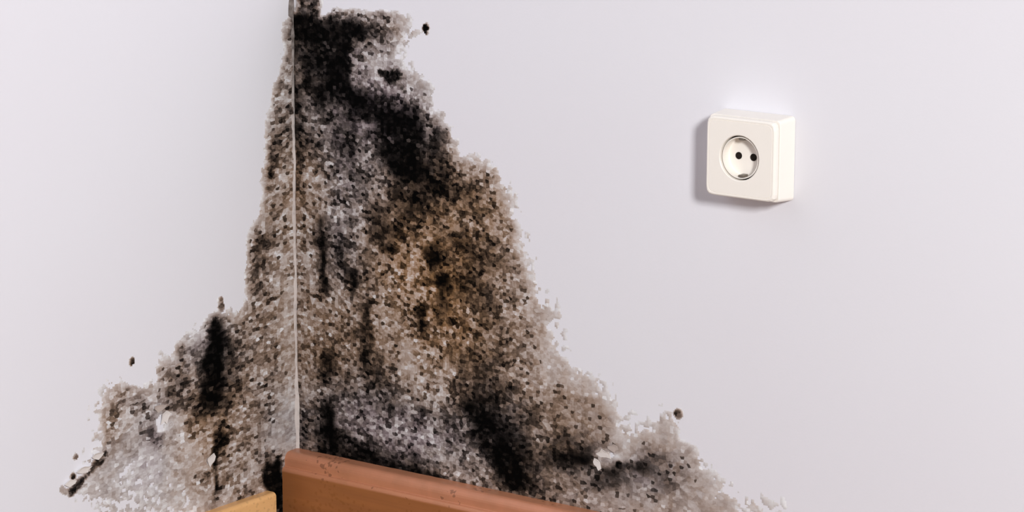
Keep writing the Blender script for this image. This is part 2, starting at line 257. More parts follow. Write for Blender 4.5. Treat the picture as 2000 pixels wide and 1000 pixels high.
    [47, 47, 42, 57, 83, 52, 53, 63, 74, 53, 52, 50, 48, 47, 44, 46, 50, 67, 56, 70, 83, 72, 67, 66, 65, 63, 62, 62, 55, 49, 43, 37, 32, 24, 17, 11, 7, 3, 3, 3, 2, 1, 0, 0, 0, 0, 0, 0, 0, 0, 0, 0, 0, 0, 0, 0, 0, 0, 0, 0, 0, 0, 0, 0, 0, 0, 0, 0, 0, 0, 0, 0, 0, 0, 0, 0],
    [48, 48, 42, 51, 63, 46, 48, 50, 52, 63, 75, 54, 36, 42, 43, 44, 63, 89, 56, 62, 65, 64, 65, 64, 64, 63, 62, 62, 56, 49, 43, 37, 32, 24, 17, 11, 8, 4, 4, 4, 3, 2, 1, 1, 0, 0, 0, 0, 0, 0, 0, 0, 0, 0, 0, 0, 0, 0, 0, 0, 0, 0, 0, 0, 0, 0, 0, 0, 0, 0, 0, 0, 0, 0, 0, 0],
    [48, 48, 43, 44, 47, 49, 52, 53, 54, 68, 76, 52, 35, 43, 42, 43, 55, 90, 56, 58, 60, 62, 65, 64, 63, 63, 63, 62, 56, 50, 44, 38, 32, 25, 19, 14, 10, 7, 6, 5, 4, 3, 2, 1, 1, 0, 0, 0, 0, 0, 0, 0, 0, 0, 0, 0, 0, 0, 0, 0, 0, 0, 0, 0, 0, 0, 0, 0, 0, 0, 0, 0, 0, 0, 0, 0],
    [49, 49, 44, 46, 50, 53, 55, 55, 55, 68, 76, 52, 35, 44, 43, 44, 48, 70, 52, 54, 57, 61, 65, 64, 64, 65, 64, 64, 58, 51, 45, 38, 32, 26, 21, 17, 14, 11, 10, 8, 7, 6, 4, 3, 2, 1, 0, 0, 0, 0, 0, 0, 0, 0, 0, 0, 0, 0, 0, 0, 0, 0, 0, 0, 0, 0, 0, 0, 0, 0, 0, 0, 0, 0, 0, 0],
    [50, 50, 45, 48, 51, 53, 55, 54, 54, 68, 76, 51, 35, 46, 44, 45, 46, 47, 49, 51, 55, 60, 65, 66, 68, 68, 67, 65, 59, 52, 46, 40, 34, 30, 27, 25, 22, 19, 16, 13, 11, 9, 6, 5, 3, 3, 3, 3, 3, 2, 1, 1, 0, 0, 0, 0, 0, 0, 0, 0, 0, 0, 0, 0, 0, 0, 0, 0, 0, 0, 0, 0, 0, 0, 0, 0],
    [50, 50, 46, 49, 51, 53, 54, 53, 53, 68, 76, 50, 36, 50, 42, 35, 40, 44, 46, 48, 53, 57, 65, 69, 71, 72, 70, 68, 62, 55, 49, 43, 38, 36, 34, 32, 30, 27, 23, 18, 14, 11, 8, 7, 5, 5, 6, 7, 6, 4, 3, 1, 0, 0, 0, 0, 0, 0, 0, 0, 0, 0, 0, 0, 0, 0, 0, 0, 0, 0, 0, 0, 0, 0, 0, 0],
    [51, 51, 47, 50, 52, 54, 56, 55, 54, 69, 76, 68, 62, 56, 39, 33, 40, 43, 45, 46, 44, 36, 57, 72, 75, 75, 73, 71, 64, 58, 52, 47, 43, 42, 41, 39, 37, 35, 29, 23, 18, 14, 10, 9, 8, 9, 12, 14, 11, 8, 5, 2, 0, 0, 0, 0, 0, 0, 0, 0, 0, 0, 0, 0, 0, 0, 0, 0, 0, 0, 0, 0, 0, 0, 0, 0],
    [51, 51, 47, 51, 61, 63, 57, 56, 55, 69, 76, 70, 64, 57, 37, 34, 42, 44, 45, 43, 36, 40, 69, 74, 77, 77, 75, 72, 67, 62, 57, 54, 50, 49, 48, 47, 45, 43, 36, 29, 23, 19, 14, 13, 12, 14, 19, 22, 17, 11, 7, 2, 0, 0, 0, 0, 0, 0, 0, 0, 0, 0, 0, 0, 0, 0, 0, 0, 0, 0, 0, 0, 0, 0, 0, 0],
    [52, 52, 47, 57, 82, 75, 59, 57, 56, 69, 76, 70, 64, 56, 35, 34, 45, 45, 45, 37, 36, 56, 72, 74, 76, 76, 74, 73, 69, 66, 63, 59, 56, 54, 52, 50, 49, 49, 43, 37, 31, 25, 18, 17, 17, 21, 26, 29, 21, 12, 6, 2, 0, 0, 0, 0, 0, 0, 0, 0, 0, 0, 0, 0, 0, 0, 0, 0, 0, 0, 0, 0, 0, 0, 0, 0],
    [54, 55, 47, 57, 82, 75, 60, 58, 56, 70, 76, 70, 65, 60, 50, 50, 50, 48, 42, 35, 43, 64, 73, 78, 86, 85, 78, 76, 73, 70, 67, 63, 59, 57, 55, 53, 54, 54, 49, 44, 39, 31, 22, 23, 24, 28, 33, 36, 24, 12, 7, 4, 2, 2, 2, 1, 0, 0, 0, 0, 0, 0, 0, 0, 0, 0, 0, 0, 0, 0, 0, 0, 0, 0, 0, 0],
    [57, 58, 47, 56, 78, 68, 60, 59, 58, 61, 66, 68, 66, 63, 60, 57, 54, 50, 38, 37, 54, 64, 73, 87, 94, 93, 86, 81, 78, 74, 71, 66, 62, 61, 60, 59, 59, 58, 55, 52, 47, 37, 26, 28, 31, 36, 42, 45, 36, 27, 20, 12, 7, 6, 4, 3, 1, 0, 0, 0, 0, 0, 0, 0, 0, 0, 0, 0, 0, 0, 0, 0, 0, 0, 0, 0],
    [60, 60, 50, 55, 58, 60, 61, 61, 60, 62, 65, 68, 67, 65, 62, 59, 55, 53, 51, 52, 58, 64, 70, 83, 93, 94, 92, 87, 81, 78, 75, 75, 40, 73, 74, 74, 65, 62, 61, 59, 53, 37, 27, 38, 43, 69, 71, 64, 49, 44, 33, 20, 12, 10, 8, 6, 4, 2, 1, 0, 0, 0, 0, 1, 1, 0, 0, 0, 0, 0, 0, 0, 0, 0, 0, 0],
    [63, 63, 54, 60, 64, 65, 62, 61, 60, 61, 65, 68, 67, 65, 62, 59, 56, 55, 55, 55, 59, 63, 67, 76, 88, 94, 94, 91, 85, 82, 79, 76, 53, 75, 75, 74, 71, 74, 79, 42, 16, 16, 29, 53, 72, 61, 60, 60, 53, 47, 37, 26, 19, 16, 12, 10, 7, 6, 5, 5, 6, 5, 5, 3, 2, 0, 0, 0, 0, 0, 0, 0, 0, 0, 0, 0],
    [65, 66, 56, 69, 88, 82, 63, 61, 59, 60, 64, 65, 62, 63, 62, 59, 57, 56, 56, 56, 58, 61, 64, 72, 82, 91, 94, 93, 89, 84, 82, 78, 74, 73, 77, 94, 94, 93, 90, 48, 51, 68, 80, 81, 72, 54, 56, 58, 53, 48, 40, 32, 26, 22, 18, 16, 14, 14, 15, 15, 13, 11, 9, 5, 3, 1, 0, 0, 0, 0, 0, 0, 0, 0, 0, 0],
    [68, 67, 58, 70, 88, 85, 64, 61, 55, 47, 62, 49, 48, 48, 50, 52, 54, 55, 56, 56, 57, 58, 60, 66, 72, 82, 92, 94, 93, 88, 83, 79, 75, 73, 73, 73, 70, 68, 63, 60, 80, 75, 63, 54, 52, 51, 53, 54, 50, 46, 40, 36, 32, 29, 26, 23, 21, 20, 20, 19, 15, 12, 8, 5, 3, 1, 0, 0, 0, 0, 0, 0, 0, 0, 0, 0],
    [67, 67, 60, 70, 87, 87, 71, 66, 49, 53, 60, 57, 55, 53, 50, 48, 48, 48, 48, 49, 52, 53, 55, 59, 63, 70, 86, 93, 94, 91, 82, 75, 70, 66, 61, 57, 56, 56, 56, 68, 69, 67, 54, 50, 48, 47, 48, 48, 45, 43, 40, 39, 36, 32, 28, 24, 20, 20, 20, 19, 15, 11, 8, 5, 3, 1, 0, 0, 0, 0, 0, 0, 0, 0, 0, 0],
    [66, 66, 63, 72, 86, 88, 78, 81, 86, 80, 70, 64, 65, 68, 69, 66, 62, 56, 50, 41, 41, 43, 46, 54, 56, 61, 73, 88, 94, 93, 84, 70, 64, 58, 52, 49, 50, 51, 51, 53, 49, 47, 45, 44, 44, 44, 44, 44, 43, 41, 40, 38, 35, 31, 27, 23, 20, 19, 20, 18, 15, 11, 8, 5, 3, 1, 0, 0, 0, 0, 0, 0, 0, 0, 0, 0],
    [65, 65, 55, 73, 85, 89, 82, 84, 89, 92, 93, 89, 75, 76, 77, 75, 72, 69, 66, 63, 51, 46, 44, 52, 51, 54, 62, 75, 90, 91, 78, 66, 63, 59, 54, 51, 50, 49, 47, 45, 43, 42, 41, 42, 42, 43, 43, 43, 42, 40, 39, 37, 34, 31, 27, 23, 20, 19, 20, 18, 15, 12, 8, 5, 3, 1, 0, 0, 0, 0, 0, 0, 0, 0, 0, 0],  # black run along the board's back edge: contact shade stored as growth
    [65, 65, 62, 74, 84, 87, 83, 82, 90, 92, 92, 92, 92, 91, 91, 90, 89, 86, 83, 79, 59, 55, 52, 52, 52, 55, 61, 66, 71, 70, 66, 64, 63, 59, 55, 51, 49, 48, 46, 44, 42, 41, 40, 41, 41, 42, 42, 43, 41, 40, 39, 37, 35, 31, 27, 23, 20, 19, 20, 19, 15, 12, 9, 5, 3, 1, 0, 0, 0, 0, 0, 0, 0, 0, 0, 0],
    [65, 65, 67, 74, 78, 81, 83, 83, 83, 82, 80, 78, 78, 78, 78, 76, 74, 70, 66, 63, 61, 59, 57, 57, 58, 60, 62, 63, 63, 62, 62, 62, 61, 58, 54, 50, 48, 47, 45, 43, 41, 41, 40, 40, 41, 42, 42, 43, 41, 40, 39, 37, 35, 31, 27, 24, 20, 19, 20, 19, 15, 12, 9, 6, 3, 1, 0, 0, 0, 0, 0, 0, 0, 0, 0, 0],
    [65, 65, 67, 74, 78, 81, 83, 83, 83, 82, 80, 77, 76, 74, 73, 71, 69, 66, 64, 63, 62, 62, 62, 62, 62, 62, 62, 61, 61, 61, 61, 60, 60, 57, 53, 49, 48, 46, 44, 43, 41, 41, 40, 40, 41, 42, 42, 43, 41, 40, 39, 37, 35, 31, 27, 24, 20, 19, 19, 19, 15, 12, 9, 6, 3, 1, 0, 0, 0, 0, 0, 0, 0, 0, 0, 0],
    [65, 65, 67, 74, 78, 80, 81, 79, 77, 75, 72, 70, 69, 67, 66, 65, 63, 62, 62, 62, 62, 61, 61, 61, 61, 60, 60, 60, 60, 59, 59, 59, 59, 56, 53, 49, 48, 46, 44, 43, 41, 41, 40, 40, 41, 42, 42, 43, 41, 40, 39, 37, 35, 31, 27, 24, 20, 19, 19, 19, 15, 12, 9, 6, 3, 1, 0, 0, 0, 0, 0, 0, 0, 0, 0, 0],
    [65, 65, 66, 70, 71, 72, 71, 70, 68, 66, 64, 63, 62, 62, 62, 62, 61, 61, 61, 61, 60, 60, 60, 60, 59, 59, 59, 59, 59, 59, 59, 59, 59, 56, 53, 49, 48, 46, 44, 43, 41, 41, 40, 40, 41, 42, 42, 43, 41, 40, 39, 37, 35, 31, 27, 24, 20, 19, 19, 19, 15, 12, 9, 6, 3, 1, 0, 0, 0, 0, 0, 0, 0, 0, 0, 0],
    [65, 65, 63, 65, 65, 64, 62, 62, 62, 62, 61, 61, 61, 61, 60, 60, 60, 60, 59, 59, 59, 59, 59, 59, 59, 59, 59, 59, 59, 59, 59, 59, 59, 56, 53, 49, 48, 46, 44, 43, 41, 41, 40, 40, 41, 42, 42, 43, 41, 40, 39, 37, 35, 31, 27, 24, 20, 19, 19, 19, 16, 12, 9, 6, 3, 1, 0, 0, 0, 0, 0, 0, 0, 0, 0, 0],
    [65, 65, 60, 62, 62, 61, 61, 61, 61, 60, 60, 60, 60, 59, 59, 59, 59, 59, 59, 59, 59, 59, 59, 59, 59, 59, 59, 59, 59, 59, 59, 59, 59, 57, 53, 49, 48, 46, 44, 43, 41, 41, 40, 40, 41, 42, 42, 43, 41, 40, 39, 37, 35, 31, 27, 24, 21, 19, 19, 19, 16, 12, 9, 6, 3, 1, 0, 0, 0, 0, 0, 0, 0, 0, 0, 0],
    [65, 65, 59, 60, 60, 60, 60, 59, 59, 59, 59, 59, 59, 59, 59, 59, 59, 59, 59, 59, 59, 59, 59, 59, 59, 59, 59, 59, 59, 59, 59, 59, 59, 57, 53, 49, 48, 46, 44, 43, 41, 41, 40, 40, 41, 42, 42, 43, 41, 40, 39, 37, 35, 31, 28, 24, 21, 19, 19, 19, 16, 12, 9, 6, 4, 1, 0, 0, 0, 0, 0, 0, 0, 0, 0, 0],
    [65, 65, 58, 59, 59, 59, 59, 59, 59, 59, 59, 59, 59, 59, 59, 59, 59, 59, 59, 59, 59, 59, 59, 59, 59, 59, 59, 59, 59, 59, 59, 59, 59, 57, 53, 49, 48, 46, 44, 43, 41, 41, 40, 40, 41, 42, 42, 43, 41, 40, 39, 37, 35, 31, 28, 24, 21, 19, 19, 19, 16, 12, 9, 6, 4, 1, 0, 0, 0, 0, 0, 0, 0, 0, 0, 0],
]
RIGHT_WARMTH = [
    [39, 37, 36, 36, 36, 38, 39, 41, 43, 44, 45, 46, 46, 46, 46, 46, 46, 46, 46, 46, 46, 46, 46, 46, 46, 46, 46, 46, 46, 46, 46, 46, 46, 46, 46, 46, 46, 46],
    [39, 37, 36, 36, 36, 38, 39, 41, 43, 44, 45, 46, 46, 46, 46, 46, 46, 46, 46, 46, 46, 46, 46, 46, 46, 46, 46, 46, 46, 46, 46, 46, 46, 46, 46, 46, 46, 46],
    [39, 37, 36, 36, 36, 38, 39, 41, 43, 44, 45, 46, 46, 46, 46, 46, 46, 46, 46, 46, 46, 46, 46, 46, 46, 46, 46, 46, 46, 46, 46, 46, 46, 46, 46, 46, 46, 46],
    [39, 37, 36, 36, 36, 38, 39, 41, 43, 44, 45, 46, 46, 46, 46, 46, 46, 46, 46, 46, 46, 46, 46, 46, 46, 46, 46, 46, 46, 46, 46, 46, 46, 46, 46, 46, 46, 46],
    [38, 35, 34, 33, 33, 34, 36, 38, 40, 43, 44, 45, 46, 46, 46, 46, 46, 46, 46, 46, 46, 46, 46, 46, 46, 46, 46, 46, 46, 46, 46, 46, 46, 46, 46, 46, 46, 46],
    [35, 33, 31, 30, 30, 30, 32, 34, 38, 41, 43, 45, 45, 46, 46, 46, 46, 46, 46, 46, 46, 46, 46, 46, 46, 46, 46, 46, 46, 46, 46, 46, 46, 46, 46, 46, 46, 46],
    [35, 32, 30, 28, 27, 27, 28, 30, 34, 37, 41, 43, 45, 46, 46, 46, 46, 46, 46, 46, 46, 46, 46, 46, 46, 46, 46, 46, 46, 46, 46, 46, 46, 46, 46, 46, 46, 46],
    [36, 33, 30, 27, 24, 23, 23, 24, 28, 32, 37, 41, 44, 45, 46, 46, 46, 46, 46, 46, 46, 46, 46, 46, 46, 46, 46, 46, 46, 46, 46, 46, 46, 46, 46, 46, 46, 46],
    [37, 33, 29, 26, 23, 20, 19, 19, 22, 28, 34, 40, 44, 45, 46, 46, 46, 46, 46, 46, 46, 46, 46, 46, 46, 46, 46, 46, 46, 46, 46, 46, 46, 46, 46, 46, 46, 46],
    [37, 33, 30, 26, 23, 22, 22, 23, 25, 30, 36, 42, 45, 46, 46, 46, 46, 46, 46, 46, 46, 46, 46, 46, 46, 46, 46, 46, 46, 46, 46, 46, 46, 46, 46, 46, 46, 46],
    [39, 36, 32, 26, 25, 26, 29, 31, 34, 38, 43, 47, 48, 48, 48, 47, 46, 46, 46, 46, 46, 46, 46, 46, 46, 46, 46, 46, 46, 46, 46, 46, 46, 46, 46, 46, 46, 46],
    [50, 47, 39, 26, 26, 30, 34, 38, 42, 47, 52, 54, 55, 53, 51, 48, 47, 46, 46, 46, 46, 46, 46, 46, 46, 46, 46, 46, 46, 46, 46, 46, 46, 46, 46, 46, 46, 46],
    [57, 55, 44, 27, 28, 33, 40, 47, 53, 57, 61, 63, 63, 60, 55, 50, 47, 46, 46, 46, 46, 46, 46, 46, 46, 46, 46, 46, 46, 46, 46, 46, 46, 46, 46, 46, 46, 46],
    [59, 56, 46, 31, 32, 40, 49, 58, 62, 66, 67, 67, 66, 63, 57, 50, 47, 47, 46, 46, 46, 46, 46, 46, 46, 46, 46, 46, 46, 46, 46, 46, 46, 46, 46, 46, 46, 46],
    [58, 54, 43, 29, 34, 45, 58, 67, 70, 71, 71, 70, 66, 61, 55, 50, 48, 47, 46, 46, 46, 46, 46, 46, 46, 46, 46, 46, 46, 46, 46, 46, 46, 46, 46, 46, 46, 46],
    [56, 50, 39, 26, 34, 49, 63, 73, 75, 76, 75, 73, 66, 59, 54, 51, 49, 48, 47, 46, 46, 46, 46, 46, 46, 46, 46, 46, 46, 46, 46, 46, 46, 46, 46, 46, 46, 46],
    [53, 47, 38, 31, 38, 51, 65, 76, 78, 79, 79, 75, 65, 58, 54, 52, 50, 48, 47, 46, 46, 46, 46, 46, 46, 46, 46, 46, 46, 46, 46, 46, 46, 46, 46, 46, 46, 46],
    [50, 46, 41, 38, 41, 53, 66, 76, 78, 80, 81, 76, 64, 57, 55, 54, 51, 49, 48, 47, 46, 46, 46, 46, 46, 46, 46, 46, 46, 46, 46, 46, 46, 46, 46, 46, 46, 46],
    [48, 48, 47, 46, 46, 54, 62, 69, 73, 78, 80, 76, 64, 58, 55, 53, 51, 49, 48, 48, 47, 46, 46, 46, 46, 46, 46, 46, 46, 46, 46, 46, 46, 46, 46, 46, 46, 46],
    [49, 52, 53, 54, 53, 57, 60, 62, 68, 75, 79, 78, 69, 60, 54, 52, 50, 50, 49, 48, 48, 47, 46, 46, 46, 46, 46, 46, 46, 46, 46, 46, 46, 46, 46, 46, 46, 46],
    [50, 55, 58, 58, 56, 58, 60, 61, 65, 69, 72, 71, 63, 56, 52, 51, 51, 50, 50, 49, 48, 47, 46, 46, 46, 46, 46, 46, 46, 46, 46, 46, 46, 46, 46, 46, 46, 46],
    [51, 56, 58, 58, 55, 54, 55, 57, 59, 60, 61, 59, 54, 51, 51, 52, 52, 51, 51, 50, 48, 47, 46, 46, 46, 46, 46, 46, 46, 46, 46, 46, 46, 46, 46, 46, 46, 46],
    [50, 54, 55, 52, 47, 46, 47, 50, 54, 55, 54, 51, 46, 44, 44, 47, 51, 53, 53, 51, 49, 47, 46, 46, 45, 46, 46, 46, 46, 46, 46, 46, 46, 46, 46, 46, 46, 46],
    [47, 48, 46, 40, 35, 33, 34, 38, 42, 44, 43, 40, 36, 33, 34, 41, 50, 53, 52, 49, 46, 44, 43, 42, 42, 43, 44, 45, 46, 46, 46, 46, 46, 46, 46, 46, 46, 46],
    [40, 39, 34, 27, 23, 23, 24, 24, 25, 25, 28, 30, 28, 27, 30, 38, 46, 48, 44, 40, 37, 35, 33, 34, 36, 39, 43, 45, 46, 46, 46, 46, 46, 46, 46, 46, 46, 46],
    [32, 33, 30, 24, 21, 20, 18, 17, 17, 19, 23, 29, 30, 32, 35, 40, 43, 41, 38, 36, 34, 31, 29, 31, 36, 41, 44, 46, 46, 46, 46, 46, 46, 46, 46, 46, 46, 46],
    [30, 34, 33, 30, 26, 24, 22, 22, 25, 29, 33, 36, 38, 40, 42, 44, 44, 43, 42, 41, 39, 38, 39, 41, 43, 44, 46, 46, 46, 46, 46, 46, 46, 46, 46, 46, 46, 46],
    [35, 39, 39, 38, 36, 35, 35, 35, 37, 40, 42, 44, 44, 45, 45, 45, 45, 45, 44, 44, 44, 44, 45, 46, 46, 46, 46, 46, 46, 46, 46, 46, 46, 46, 46, 46, 46, 46],
    [42, 43, 44, 43, 43, 44, 44, 44, 44, 45, 45, 46, 46, 46, 46, 46, 46, 46, 46, 46, 46, 46, 45, 46, 46, 46, 46, 46, 46, 46, 46, 46, 46, 46, 46, 46, 46, 46],
    [46, 46, 46, 46, 46, 46, 46, 46, 46, 46, 46, 46, 46, 46, 46, 46, 46, 46, 46, 46, 46, 46, 45, 46, 46, 46, 46, 46, 46, 46, 46, 46, 46, 46, 46, 46, 46, 46],
    [46, 46, 46, 46, 46, 46, 46, 46, 46, 46, 46, 46, 46, 46, 46, 46, 46, 46, 46, 46, 46, 46, 45, 46, 46, 46, 46, 46, 46, 46, 46, 46, 46, 46, 46, 46, 46, 46],
    [46, 46, 46, 46, 46, 46, 46, 46, 46, 46, 46, 46, 46, 46, 46, 46, 46, 46, 46, 46, 46, 46, 45, 46, 46, 46, 46, 46, 46, 46, 46, 46, 46, 46, 46, 46, 46, 46],
]
